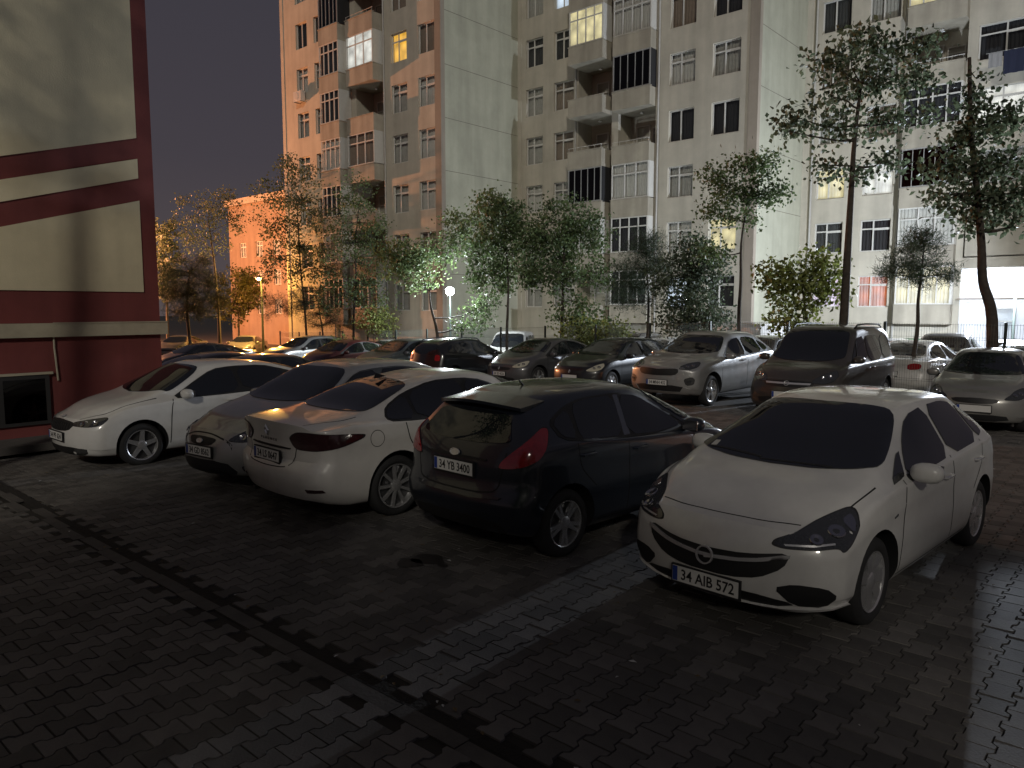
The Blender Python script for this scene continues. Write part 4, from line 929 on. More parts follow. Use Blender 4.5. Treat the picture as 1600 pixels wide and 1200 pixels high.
for sg in (1, -1):
    c.lamp('headlight', [(sg*a, b) for a, b in ((-1.20, .645), (-1.18, .695), (-.95, .735), (-.70, .765), (-.68, .735), (-.76, .655), (-.95, .635))], ('Q', sg*R(45)), None, [(sg*-.83, .695, .042), (sg*-1.02, .675, .04)])
    c.lamp('fog_lamp', [(sg*a, b) for a, b in ((.46, .335), (.64, .335), (.66, .27), (.46, .265))], 'F', M_lens, rim=False, off=.012)
for sg in (1, -1): c.line([(2.0, sg*.45), (1.7, sg*.70), (1.35, sg*.745), (1.05, sg*.76)], 'T', .009)
for v in ('L', 'R'): c.line([(.90, .30), (.88, .6), (.86, .82), (.82, .95)], v, .014); c.line([(-.30, .30), (-.30, .99)], v, .014); c.line([(-1.0, .6), (-1.2, .8), (-1.25, 1.0)], v, .013)
c.mirrors(.66, 1.02); c.handles([-.12, -1.05], .87); c.plate('34 PF 624', .485, 'F')
c.done()

# ---------- the rows behind: four body types with their own sizes, colours and details
def scale_tab(t, a, b): return [(x*a, y*b) for x, y in t]
BASES = {}
BASES['hatch'] = dict(S=S4, ws=[(1.06, .0), (1.03, .35), (.93, .60), (.80, .72), (.50, .645), (.17, .535), (.20, .3), (.215, 0)],
    side=[[(.62, .985), (.40, 1.13), (.05, 1.325), (-.28, 1.355), (-.30, .99), (.1, .965)], [(-.37, .99), (-.35, 1.355), (-.75, 1.36), (-1.05, 1.32), (-1.14, 1.02)], [(-1.20, 1.03), (-1.15, 1.30), (-1.36, 1.22), (-1.45, 1.06)]],
    rear=[(-.54, 1.0), (-.46, 1.28), (.46, 1.28), (.54, 1.0)], rv='B', dlo=[(.74, .955), (.42, 1.145), (.05, 1.345), (-.28, 1.375), (-.78, 1.38), (-1.16, 1.325), (-1.39, 1.225), (-1.49, 1.05), (-1.1, .99), (.1, .945)],
    head=[(-1.06, .64), (-1.0, .69), (-.8, .775), (-.62, .825), (-.55, .83), (-.56, .76), (-.66, .68), (-.85, .63)], grille=[(-.40, .64), (0, .66), (.40, .64), (.34, .57), (0, .555), (-.34, .57)], intake=[(-.5, .36), (.5, .36), (.56, .25), (-.56, .25)],
    tail=[(.52, .80), (.52, .98), (.60, 1.0), (.70, .95), (.72, .80)], mir=(.58, 1.0), hand=[-.16, -1.02], hz=.86, plf=.47, plb=.62, bz=.61, doors=[(.86, .30), (-.33, .30)])
BASES['sedan'] = dict(S=S3, ws=[(1.3, 0), (1.22, .4), (1.05, .70), (.95, .76), (.6, .66), (.40, .56), (.43, .3), (.44, 0)],
    side=[[(.80, .985), (.52, 1.15), (.12, 1.32), (-.18, 1.35), (-.22, .995), (.3, .965)], [(-.29, 1.0), (-.25, 1.352), (-.60, 1.34), (-1.0, 1.25), (-1.04, 1.02)], [(-1.09, 1.025), (-1.05, 1.24), (-1.34, 1.12), (-1.43, 1.06), (-1.38, 1.035)]],
    rear=[(-1.72, .0), (-1.70, .35), (-1.60, .60), (-1.45, .62), (-1.0, .52), (-.90, .45), (-.84, 0), (-.90, -.45), (-1.0, -.52), (-1.45, -.62), (-1.60, -.60), (-1.70, -.35)], rv='T', dlo=[(1.08, .93), (.6, 1.145), (.12, 1.33), (-.2, 1.37), (-.62, 1.358), (-1.05, 1.26), (-1.36, 1.14), (-1.46, 1.05), (-1.38, 1.015), (-.3, .98), (.3, .95)],
    head=[(-1.18, .65), (-1.12, .71), (-.9, .79), (-.66, .84), (-.62, .82), (-.72, .70), (-.95, .64)], grille=[(-.42, .64), (0, .66), (.42, .64), (.36, .57), (0, .555), (-.36, .57)], intake=[(-.5, .36), (.5, .36), (.56, .25), (-.56, .25)],
    tail=[(.46, .80), (.46, .93), (.60, .97), (.76, .95), (.74, .82)], mir=(.80, 1.0), hand=[-.08, -.98], hz=.87, plf=.46, plb=.70, bz=.61, doors=[(.98, .30), (-.25, .30)])
S_suv = spec(2.67, .90, .91, .925, .35, zt=[(-2.245, 1.43), (-1.8, 1.53), (-1.2, 1.61), (-.5, 1.645), (-.1, 1.635), (.2, 1.57), (.6, 1.37), (1.0, 1.18), (1.12, 1.135), (1.6, 1.08), (1.95, 1.0), (2.235, .90)],
    zbelt=[(-2.245, 1.12), (-1.2, 1.12), (-.3, 1.07), (.6, 1.03), (1.1, 1.02), (1.6, .98), (2.0, .90), (2.235, .80)], Wr=[(-2.245, .55), (-1.2, .60), (-.3, .625), (.2, .61), (.6, .70), (1.05, .80), (1.6, .79), (2.235, .66)],
    zb=[(-2.245, .34), (-1.8, .26), (0, .24), (1.7, .24), (2.235, .30)], nose=[(.2, -.16), (.35, -.05), (.5, 0), (.8, -.01), (.95, -.09)], tail=[(.3, .12), (.5, .02), (.7, 0), (.9, .05), (1.1, .12), (1.5, .45)], bowF=.30, rim=.72, arch=.075)
BASES['suv'] = dict(S=S_suv, ws=[(1.08, .0), (1.05, .40), (.95, .66), (.84, .77), (.5, .68), (.22, .58), (.25, .3), (.26, 0)],
    side=[[(.68, 1.075), (.42, 1.24), (.05, 1.46), (-.30, 1.50), (-.33, 1.085), (.1, 1.06)], [(-.40, 1.09), (-.37, 1.50), (-.85, 1.495), (-1.15, 1.44), (-1.25, 1.13)], [(-1.31, 1.14), (-1.22, 1.42), (-1.6, 1.31), (-1.64, 1.19)]],
    rear=[(-.58, 1.14), (-.5, 1.42), (.5, 1.42), (.58, 1.14)], rv='B', dlo=[(.80, 1.05), (.44, 1.255), (.05, 1.48), (-.30, 1.52), (-.88, 1.515), (-1.26, 1.44), (-1.66, 1.31), (-1.70, 1.16), (-1.2, 1.10), (.1, 1.045)],
    head=[(-1.16, .86), (-1.10, .92), (-.9, .98), (-.68, 1.01), (-.64, .98), (-.74, .90), (-.95, .85)], grille=[(-.50, .80), (-.47, .87), (-.15, .86), (0, .845), (.15, .86), (.47, .87), (.50, .80), (.42, .72), (0, .705), (-.42, .72)], intake=[(-.62, .50), (.62, .50), (.56, .33), (-.56, .33)],
    tail=[(.55, .95), (.55, 1.08), (.78, 1.10), (.78, .96)], mir=(.66, 1.10), hand=[-.14, -1.08], hz=.98, plf=.55, plb=.8, bz=.90, doors=[(.92, .36), (-.36, .36)])
S_van = spec(2.755, .88, .76, .915, .315, zt=[(-2.135, 1.72), (-1.7, 1.81), (-1.0, 1.84), (-.2, 1.85), (.25, 1.82), (.55, 1.70), (.95, 1.38), (1.3, 1.15), (1.42, 1.10), (1.8, 1.01), (2.05, .92), (2.255, .80)],
    zbelt=[(-2.135, 1.08), (0, 1.06), (.8, 1.04), (1.3, 1.02), (1.7, .95), (2.05, .84), (2.255, .72)], Wr=[(-2.135, .68), (-1, .70), (.2, .695), (.6, .71), (.95, .74), (1.35, .79), (1.8, .77), (2.255, .64)],
    drop=[(-2.1, .10), (.2, .10), (1.0, .07), (2.2, .04)], tail=[(.3, .06), (.5, 0), (.9, .02), (1.3, .06), (1.8, .20)], bowF=.33, bowR=.08)
BASES['van'] = dict(S=S_van, ws=[(1.36, 0), (1.33, .40), (1.22, .66), (1.12, .755), (.8, .70), (.50, .64), (.46, .5), (.49, 0)],
    side=[[(.98, 1.09), (.72, 1.32), (.42, 1.58), (.02, 1.62), (0, 1.09)], [(-.08, 1.09), (-.06, 1.62), (-.98, 1.62), (-1.0, 1.09)], [(-1.08, 1.10), (-1.06, 1.61), (-1.75, 1.58), (-1.78, 1.12)]],
    rear=[(-.62, 1.12), (-.58, 1.6), (.58, 1.6), (.62, 1.12)], rv='B', dlo=None,
    head=[(-1.16, .74), (-1.1, .80), (-.9, .90), (-.68, .96), (-.60, .97), (-.62, .88), (-.74, .78), (-.95, .73)], grille=[(-.52, .76), (0, .775), (.52, .76), (.46, .66), (0, .645), (-.46, .66)], intake=[(-.6, .44), (.6, .44), (.56, .30), (-.56, .30)],
    tail=[(.70, .9), (.70, 1.4), (.80, 1.4), (.82, .9)], mir=(.98, 1.16), hand=[.12, -.22], hz=.95, plf=.50, plb=.8, bz=.71, doors=[(1.05, .32), (-.04, .32), (-1.04, .32)])
def generic(kind, name, label, loc, head, pm_, group, sx=1, sy=1, sz=1, det=1, platef=None, plateb=None, badge=None, wheels='five', dlo=True, lens=None, rails=False, bar=False):
    B = BASES[kind]; S0 = B['S']; S = dict(S0)
    for k in ('zt', 'zbelt', 'zb'): S[k] = scale_tab(S0[k], sx, sz)
    for k in ('W', 'Wr'): S[k] = scale_tab(S0[k], sx, sy)
    S['drop'] = scale_tab(S0['drop'], sx, 1)
    for k in ('nose', 'tail'): S[k] = [(z*sz, d) for z, d in S0[k]]
    for k in ('wb', 'xn', 'xt'): S[k] = S0[k]*sx
    for k in ('xf0', 'xr0'):
        if k in S: S[k] = S0[k]*sx
    c = Car(S, name, label, 'van' if kind == 'van' else 'car', group, loc, head, pm_, det)
    X = lambda pl: [(a*sx, b*sz) for a, b in pl]; Y = lambda pl: [(a*sy, b*sz) for a, b in pl]; T = lambda pl: [(a*sx, b*sy) for a, b in pl]
    c.wheels(wheels)
    c.glassset(T(B['ws']), [X(q) for q in B['side']], (Y if B['rv'] == 'B' else T)(B['rear']), B['rv'], dlo=X(B['dlo']) if dlo and B['dlo'] else None)
    front_seen = True
    c.patch('grille', Y(B['grille']), 'F', M_plas, .007, .02, .06, 1); c.patch('lower_intake', Y(B['intake']), 'F', M_plas, .006, .02, .06, 1)
    if bar: c.patch('grille_bar', [(-.45*sy, B['bz']*sz+.02), (.45*sy, B['bz']*sz+.02), (.43*sy, B['bz']*sz-.012), (-.43*sy, B['bz']*sz-.012)], 'F', M_chrome, .016, .012, .05, 0)
    k2 = sx*.5+sy*.5
    hs = [(a*k2, b*sz) for a, b in B['head']]; c0 = (sum(p[0] for p in hs)/len(hs), sum(p[1] for p in hs)/len(hs))
    for sg in (1, -1):
        c.lamp('headlight', [(sg*a, b) for a, b in hs], ('Q', sg*R(45)), lens, [(sg*(c0[0]+.06), c0[1]+.01, .045), (sg*(c0[0]-.08), c0[1]-.015, .04)])
        c.lamp('tail_lamp', [(sg*a, b) for a, b in Y(B['tail'])], 'B', M_tail, rim=False)
    if badge: c.badge(badge, B['bz']*sz, 'F', 0, .11, .022)
    for v in ('L', 'R'):
        for (a, b) in B['doors']: c.line([(a*sx, b), (a*sx, .75*sz), ((a-.04)*sx, .97*sz)], v, .012)
        c.line([(.9*sx, .27*sz), (-.9*sx, .27*sz)], v, .010)
    c.mirrors(B['mir'][0]*sx, B['mir'][1]*sz); c.handles([h*sx for h in B['hand']], B['hz']*sz)
    if platef is not None: c.plate(platef, B['plf']*sz, 'F')
    if plateb is not None: c.plate(plateb, B['plb']*sz, 'B')
    if rails:
        for sg in (1, -1):
            Wr_ = pchip(S['Wr']); zt_ = pchip(S['zt']); dr_ = pchip(S['drop'])
            xs_ = [-1.6*sx, -1.4*sx, -.5*sx, .1*sx, .25*sx]
            MB().tube([(x, sg*(Wr_(x)-.05), zt_(x)-dr_(x)*.35+(.045 if 0 < i < 4 else -.01)) for i, x in enumerate(xs_)], .018, 6).build('roof_rail', M_plas, c.root, True, 50)
    return c
G2 = 'cars parked in the second row'; G3 = 'cars parked beyond the fence'
c = generic('suv', 'suv_car', 'silver grey SUV with big black honeycomb grille, nose towards the viewer, front plate ending 432', (-8.65, 16.95), R(-91), P_silver, G2, det=2, platef='34 MNH 432', wheels='five', dlo=True)
for sg in (1, -1):
    c.patch('fog_lamp_recess', [(sg*a, b) for a, b in ((.60, .64), (.76, .70), (.82, .64), (.80, .52), (.66, .50))], 'F', M_plas, .008, .02, .05, 1)
    c.patch('fog_lamp', [(sg*a, b) for a, b in ((.66, .60), (.76, .63), (.77, .58), (.68, .55))], 'F', M_lens, .016, .01, .03, 1)
c.patch('skid_plate', [(-.74, .43), (-.60, .47), (-.52, .36), (.52, .36), (.60, .47), (.74, .43), (.66, .30), (.5, .315), (-.5, .315), (-.66, .30)], 'F', P_silver, .016, .02, .05, 0)
c.done()
c = generic('hatch', 'hatchback_car', 'black hatchback beside the silver SUV, with pale headlights and nose towards the viewer', (-12.15, 18.2), R(-91), P_black, G2, 1.03, 1.02, .99, det=2, platef='', badge='diamond', wheels='cap', lens=mat('pale_lens', (.55, .53, .42), .15, .2, coat=1, noise=.3, nscale=30)); c.done()
c = generic('sedan', 'saloon_car', 'dark grey saloon left of the black hatchback, nose towards the viewer', (-15.0, 18.6), R(-92), P_grey, G2, .97, .98, 1.0, det=2, platef='34 SE 4526', badge='diamond', lens=mat('pale_lens', (.55, .53, .42), .15)); c.done()
c = generic('van', 'people_van', 'dark van with a ring badge, roof rails and blue glints along its side windows', (-5.75, 16.9), R(-90), P_brown, G2, det=2, badge='ring_bolt', bar=True, rails=True, wheels='cap', platef=''); c.done()
c = generic('hatch', 'hatchback_car', 'grey older hatchback with a boxy roof at the right, behind the white one', (-2.75, 17.2), R(-86), P_lgrey, G2, .97, .94, .96, det=2, platef='', wheels='cap', dlo=False); c.done()
c = generic('hatch', 'hatchback_car', 'dark hatchback with its tail towards the viewer behind the white saloon roof', (-18.3, 18.2), R(90), P_black, G2, 1.0, 1, 1.02, plateb='', rails=True); c.done()
c = generic('hatch', 'hatchback_car', 'steel blue hatchback seen from the side, nose pointing left', (-21.6, 18.3), R(-90), P_teal, G2, 1.05, 1.02, 1.0, det=2, wheels='five'); c.done()
c = generic('sedan', 'saloon_car', 'dark red saloon left of the steel blue hatchback', (-25.0, 18.3), R(-90), P_red, G2, .97, .97, 1.0); c.done()
c = generic('suv', 'people_carrier', 'silver people carrier standing alone under the trees at left', (-31.2, 20.4), R(-90), P_silver, G2, 1.0, .97, 1.0); c.done()
c = generic('sedan', 'saloon_car', 'dark saloon rim lit orange in front of the street at left', (-32.2, 15.8), R(-90), P_black, G2, .98, .97, .98); c.done()
c = generic('sedan', 'saloon_car', 'black saloon right behind the white liftback', (-15.55, 9.3), R(88), P_black, 'cars tucked in beside the red building', .92, .98, .95); c.done()
c = generic('sedan', 'saloon_car', 'black saloon half hidden by the corner of the red building', (-18.4, 9.6), R(92), P_black, 'cars tucked in beside the red building', .95, .98, .96); c.done()
# beyond the fence
def place(px, py, v): p = at_v(px, py, v); return (p.x, v)
for (kind, nm, lab, px_, v_, hd, pm_, kw) in [
    ('van', 'people_van', 'pale blue white minivan beyond the fence left of centre', 800, 26.2, -60, P_white, dict(sz=.98)),
    ('hatch', 'hatchback_car', 'dark hatchback beyond the fence beside the pale minivan', 885, 25.0, -90, P_grey, dict()),
    ('suv', 'suv_car', 'grey SUV beyond the fence behind the bushy pines', 985, 25.8, -90, P_lgrey, dict(rails=True)),
    ('sedan', 'saloon_car', 'white saloon beyond the fence behind the leafy bush', 1048, 25.2, 90, P_white, dict()),
    ('sedan', 'saloon_car', 'light grey saloon beyond the fence left of the dark van', 1222, 24.6, -92, P_lgrey, dict(sz=1.0)),
    ('hatch', 'hatchback_car', 'dark hatchback just behind the silver SUV', 1188, 22.6, -90, P_black, dict()),
    ('sedan', 'saloon_car', 'white saloon beyond the fence right of the dark van', 1392, 26.6, 95, P_white, dict()),
    ('sedan', 'saloon_car', 'cream saloon behind the fence with its tail towards the viewer', 1432, 22.4, 88, P_white2, dict(plateb='')),
    ('suv', 'suv_car', 'black SUV beyond the fence in front of the bright entrance', 1478, 26.4, -84, P_black, dict()),
    ('sedan', 'saloon_car', 'dark saloon at the right edge behind the grey hatchback', 1612, 23.4, 84, P_black, dict(plateb='')),
    ('hatch', 'hatchback_car', 'dark hatchback at the right edge under the entrance lamp', 1585, 26.5, -80, P_grey, dict()),
    ('sedan', 'saloon_car', 'pale saloon beyond the fence left of the floodlight', 610, 23.6, -90, P_white, dict()),
    ('hatch', 'hatchback_car', 'pale hatchback beyond the fence below the floodlight', 700, 23.4, -90, P_lgrey, dict()),
    ('sedan', 'saloon_car', 'saloon glowing orange in the lamp lit street at left', 385, 26.5, -45, P_lgrey, dict()),
    ('sedan', 'saloon_car', 'saloon in the lamp lit street beside the red building corner', 282, 22.0, -48, P_grey, dict())]:
    c = generic(kind, nm, lab, place(px_, 525, v_), R(hd), pm_, G3, det=0, **kw); c.done()
# white panel van
S_pv = spec(3.0, .85, .85, .95, .34, zt=[(-2.35, 2.05), (-1.5, 2.1), (0, 2.1), (.5, 2.06), (.8, 1.85), (1.3, 1.45), (1.65, 1.2), (2.0, 1.08), (2.35, .9)], zbelt=[(-2.35, 1.1), (1.2, 1.1), (1.8, 1.0), (2.35, .78)], Wr=[(-2.35, .85), (.4, .83), (.9, .8), (1.6, .8), (2.35, .66)], tail=[(.3, 0), (2, .02)], bowR=.03)
p = place(1158, 520, 29.0)
c = Car(S_pv, 'panel_van', 'white panel van beyond the fence in front of the middle block', 'van', G3, p, R(150), P_white, 0); c.wheels('cap')
c.glassset([(1.62, 0), (1.56, .5), (1.40, .72), (1.1, .74), (.85, .72), (.8, 0)], [[(1.35, 1.16), (.85, 1.70), (.35, 1.75), (.35, 1.16)]], None, 'B'); c.mirrors(1.25, 1.35); c.done()


# ------------------------------------------------------------------ fence
M_wire = mat('fence_wire', (.06, .075, .065), .5, .3); M_post = mat('fence_post', (.035, .045, .04), .5, .2)
FP = [(-40, 24.4), (-30, 23.2), (-22, 22.3), (-14, 21.4), (-9.5, 20.2), (-5.4, 19.75), (1, 19.5), (7, 19.4)]
fence = empty('wire_fence', (FP[0][0], FP[0][1], 0), 0, 'welded wire mesh fence with dark posts running behind the second row of cars', 'fence')
def fpt(t):
    for i in range(len(FP)-1):
        L = math.dist(FP[i], FP[i+1])
        if t <= L: k = t/L; return (FP[i][0]+(FP[i+1][0]-FP[i][0])*k, FP[i][1]+(FP[i+1][1]-FP[i][1])*k)
        t -= L
    return FP[-1]
LT = sum(math.dist(FP[i], FP[i+1]) for i in range(len(FP)-1)); t = 0; FH = 1.87
while t < LT-2.4:
    a, b = fpt(t), fpt(t+2.5); za, zb_ = gz(*a), gz(*b); o3 = Vector((FP[0][0], FP[0][1], 0))
    A = Vector((a[0], a[1], za))-o3; B_ = Vector((b[0], b[1], zb_))-o3
    q = MB(); q.box(A.x-.03, A.x+.03, A.y-.03, A.y+.03, A.z-.1, A.z+FH+.03); q.build('post', M_post, fence)
    w_ = MB(); n = 46
    for i in range(1, n):
        p = A.lerp(B_, i/n); w_.tube([p+Vector((0, 0, .05)), p+Vector((0, 0, FH))], .0035, 3, cap=False)
    for zz in (.06, .5, .55, 1.0, 1.05, 1.5, 1.55, FH-.03): w_.tube([A+Vector((0, 0, zz)), B_+Vector((0, 0, zz))], .004, 3, cap=False)
    tag(w_.build('wire_panel', M_wire, fence), kind='stuff')
    t += 2.5
# ------------------------------------------------------------------ trees
M_bark = mat('bark', (.060, .048, .038), .9, noise=.5, nscale=9, bump=.8, bscale=25)
def leaf_mat(name, col, tr=.35):
    m = bpy.data.materials.new(name); m.use_nodes = True; t = m.node_tree; p = t.nodes['Principled BSDF']; out = t.nodes['Material Output']
    an = t.nodes.new('ShaderNodeAttribute'); an.attribute_name = 'tint'; cr_ = t.nodes.new('ShaderNodeValToRGB')
    cr_.color_ramp.elements[0].color = (*[c*.8 for c in col], 1); cr_.color_ramp.elements[1].color = (*[min(1, c*2.0) for c in col], 1)
    t.links.new(an.outputs['Fac'], cr_.inputs[0]); t.links.new(cr_.outputs[0], p.inputs['Base Color']); p.inputs['Roughness'].default_value = .55
    tl = t.nodes.new('ShaderNodeBsdfTranslucent'); t.links.new(cr_.outputs[0], tl.inputs[0]); mx = t.nodes.new('ShaderNodeMixShader'); mx.inputs[0].default_value = tr
    t.links.new(p.outputs[0], mx.inputs[1]); t.links.new(tl.outputs[0], mx.inputs[2]); t.links.new(mx.outputs[0], out.inputs[0]); return m
M_leaf = leaf_mat('leaf_green', (.075, .11, .045)); M_leafy = leaf_mat('leaf_yellow_green', (.13, .15, .04)); M_leafd = leaf_mat('leaf_dark', (.065, .085, .05), .45); M_leafo = leaf_mat('leaf_yellow_brown', (.10, .09, .03)); M_needle = leaf_mat('needle_green', (.035, .055, .03), .1)  # M_leafo is a yellower, browner leaf tone
def leaves_mesh(P, D, size, seed, needle=False):
    """P cluster centres (N,3), one leaf per row; two triangles folded along the midrib"""
    r = np.random.default_rng(seed); N = len(P)
    a = r.normal(0, 1, (N, 3)); a[:, 2] -= .55 if not needle else -.35; a /= np.linalg.norm(a, axis=1, keepdims=True)
    b = np.cross(a, r.normal(0, 1, (N, 3))); b /= np.linalg.norm(b, axis=1, keepdims=True); c_ = np.cross(a, b)
    L = size*r.uniform(.6, 1.25, (N, 1)); Wd = L*(.36 if not needle else .035)
    V = np.stack([P, P+a*L*.45+b*Wd+c_*Wd*.3, P+a*L, P+a*L*.45-b*Wd+c_*Wd*.3], 1).reshape(-1, 3)
    me = bpy.data.meshes.new('crown'); me.vertices.add(4*N); me.vertices.foreach_set('co', V.ravel())
    idx = (np.array([0, 1, 2, 0, 2, 3])[None]+4*np.arange(N)[:, None]).ravel().astype(np.int32)
    me.loops.add(6*N); me.loops.foreach_set('vertex_index', idx); me.polygons.add(2*N); me.polygons.foreach_set('loop_start', np.arange(0, 6*N, 3, dtype=np.int32)); me.update(calc_edges=True)
    at_ = me.attributes.new('tint', 'FLOAT', 'POINT'); at_.data.foreach_set('value', np.repeat(np.clip(D, 0, 1), 4).astype(np.float32)); return me
def tree(name, label, base, trunk, blobs, leafm, seed, n_tip=70, lpt=26, lsize=.13, r0=.11, spread=.32, group='trees along the fence', needle=False, bs=1.22):
    """base: (u,v). trunk: list of (px,py) photo points surveyed at the tree's own depth; blobs: (px,py,rx,ry) crown lobes"""
    bz = gz(*base); B3 = Vector((base[0], base[1], bz)); d = depth_of(B3); rr = random.Random(seed)
    root = empty(name, B3, 0, label, 'tree', group)
    W = lambda x, y, dd=0: at(x, y, d+dd)-B3
    tp = [Vector((0, 0, -.1))]+[W(x, y)+Vector((rr.gauss(0, .03), rr.gauss(0, .03), 0)) for x, y in trunk]
    k = MB(); n = len(tp); segs = []
    sm = []
    for i in range(n-1):
        for q in range(4): 
            t_ = q/4; p0, p1, p2, p3 = tp[max(i-1, 0)], tp[i], tp[i+1], tp[min(i+2, n-1)]
            sm.append(.5*((2*p1)+(-p0+p2)*t_+(2*p0-5*p1+4*p2-p3)*t_*t_+(-p0+3*p1-3*p2+p3)*t_**3))
    sm.append(tp[-1]); m_ = len(sm)
    k.tube(sm, [r0*(1-.72*i/(m_-1))*(1.25 if i == 0 else 1) for i in range(m_)], 8)
    nodes = [(p, r0*(1-.72*i/(m_-1))) for i, p in enumerate(sm) if p.z > sm[-1].z*.28]
    s2 = d/FPX; P = []; D = []
    tot = sum(b[2]*b[3] for b in blobs)
    for (bx, by, rx, ry) in blobs:
        C = W(bx, by, 0); RX, RY = rx*s2*bs, ry*s2*bs; RD = RX*.85
        # a limb from the trunk into the lobe
        src = min(nodes, key=lambda q: (q[0]-C).length+max(0, q[0].z-C.z)*1.5)
        mid = (src[0]+C)/2+Vector((rr.gauss(0, .15), rr.gauss(0, .15), -.12*(C-src[0]).length*.5))
        limb = [src[0], src[0].lerp(mid, .5)+Vector((0, 0, -.03)), mid, mid.lerp(C, .55), C]
        lr = min(src[1]*.62, .05)
        k.tube(limb, [lr, lr*.85, lr*.7, lr*.5, lr*.3], 5); ln = [(p, lr*(1-.16*i)) for i, p in enumerate(limb)][1:]
        nt_ = max(4, int(n_tip*1.7*rx*ry/tot))
        for _ in range(nt_):
            while True:
                v = Vector((rr.uniform(-1, 1), rr.uniform(-1, 1), rr.uniform(-1, 1)))
                if v.length < 1 and v.length > rr.random()*.8: break
            tip = C+rgt*(v.x*RX)+fwd*(v.y*RD)+UPV*(v.z*RY)
            s_ = min(ln+nodes[::2], key=lambda q: (q[0]-tip).length); m2 = s_[0].lerp(tip, .55)+Vector((rr.gauss(0, .07), rr.gauss(0, .07), rr.uniform(-.08, .05)))
            tw = max(.006, min(s_[1]*.5, .016)); k.tube([s_[0], m2, tip], [tw, tw*.7, .004], 4, cap=False)
            tone = rr.uniform(.1, .9)
            for _q in range(int(lpt*1.35)):
                e_ = Vector((rr.gauss(0, 1), rr.gauss(0, 1), rr.gauss(0, .8)))*spread*.6
                al = rr.random(); b0 = m2.lerp(tip, al**.6)
                P.append(b0+e_); D.append(tone+rr.gauss(0, .18))
    k.build('trunk', M_bark, root, True, 60)
    me = leaves_mesh(np.array([tuple(p) for p in P]), np.array(D), lsize*1.1, seed, needle); me.materials.append(leafm)
    o = bpy.data.objects.new('crown', me); COL.objects.link(o); o.parent = root
    return root
def tb(px_, v_): p = at_v(px_, 560, v_); return (p.x, v_)
tree('broadleaf_tree', 'tallest tree at right with a dark bare forked trunk and wide crown', tb(1314, 20.3), [(1317, 470), (1325, 390), (1332, 300), (1338, 220), (1345, 130)],
     [(1290, 95, 35, 22), (1330, 72, 30, 25), (1375, 68, 35, 30), (1430, 80, 32, 28), (1300, 150, 30, 20), (1352, 130, 45, 30), (1420, 130, 40, 25), (1250, 185, 38, 16), (1310, 203, 40, 18), (1370, 188, 45, 22), (1440, 178, 25, 20), (1290, 258, 30, 15), (1330, 272, 28, 13), (1385, 252, 35, 17), (1230, 205, 16, 9)], M_leafd, 1, 95, 17, .14, .13, .34, bs=1.0)
tree('broadleaf_tree', 'big dark tree at the right edge in front of the bright entrance', tb(1552, 20.2), [(1545, 500), (1535, 440), (1532, 380), (1528, 300), (1520, 200), (1516, 90)],
     [(1500, 220, 35, 25), (1545, 200, 40, 25), (1585, 185, 35, 25), (1470, 260, 35, 22), (1520, 265, 40, 25), (1575, 255, 40, 28), (1495, 305, 35, 22), (1550, 310, 45, 25), (1595, 300, 30, 25), (1460, 300, 22, 16), (1530, 345, 40, 15), (1590, 345, 30, 16), (1520, 150, 22, 30)], M_leafd, 2, 85, 17, .135, .14, .34, bs=1.0)
tree('pine_tree', 'small sparse pine with crooked stem between the tall right trees', tb(1420, 20.4), [(1432, 520), (1436, 470), (1440, 430), (1440, 385)],
     [(1430, 400, 42, 28), (1460, 430, 35, 20), (1400, 425, 28, 18), (1440, 375, 25, 18)], M_needle, 3, 60, 60, .15, .06, .16, needle=True)
tree('leafy_sapling', 'low leafy sapling left of the tallest tree', tb(1262, 21.0), [(1262, 520), (1258, 480), (1250, 440)], [(1245, 455, 45, 35), (1215, 430, 30, 25), (1285, 420, 35, 30), (1300, 455, 22, 25), (1240, 495, 40, 18)], M_leafy, 4, 75, 16, .13, .05)
tree('broadleaf_tree', 'slender round headed tree in front of the middle block corner', tb(1157, 21.4), [(1157, 500), (1158, 440), (1160, 380), (1165, 320)],
     [(1125, 275, 26, 20), (1160, 260, 28, 18), (1195, 255, 22, 20), (1140, 305, 35, 18), (1185, 300, 32, 20), (1215, 300, 16, 18), (1155, 340, 30, 14), (1110, 330, 20, 14), (1110, 395, 28, 16)], M_leaf, 5, 80, 22, .10, .07, .3, bs=1.08)
tree('bushy_tree', 'dense bushy dark tree in front of the cool lit window', tb(1078, 21.8), [(1078, 520), (1076, 470), (1080, 420)], [(1080, 470, 48, 40), (1060, 430, 40, 35), (1100, 420, 35, 30), (1100, 500, 40, 25), (1060, 505, 38, 22), (1085, 385, 28, 24)], M_leafd, 6, 120, 28, .10, .06)
tree('pine_tree', 'pair stemmed pine in the middle in front of the balconies', tb(1010, 22.2), [(1012, 520), (1014, 470), (1012, 420), (1008, 375)], [(1000, 420, 45, 35), (975, 440, 25, 30), (1030, 405, 32, 30), (995, 470, 40, 20), (1010, 375, 22, 18)], M_needle, 7, 110, 80, .14, .06, .2, needle=True)
tree('broadleaf_tree', 'leafy tree left of the middle pine with spreading crown', tb(876, 22.4), [(876, 500), (878, 450), (880, 400), (884, 350)], [(885, 345, 50, 35), (860, 380, 40, 35), (920, 370, 35, 35), (850, 420, 45, 28), (905, 430, 50, 30), (900, 490, 35, 22), (925, 510, 35, 20)], M_leaf, 8, 140, 26, .12, .08)
tree('broadleaf_tree', 'leafy tree right of the floodlight with a thin double trunk', tb(792, 22.0), [(793, 510), (792, 450), (790, 390), (788, 340)], [(780, 345, 45, 40), (810, 370, 35, 35), (760, 390, 38, 35), (800, 420, 45, 25), (765, 325, 25, 25), (760, 440, 30, 22)], M_leaf, 9, 120, 26, .12, .07)
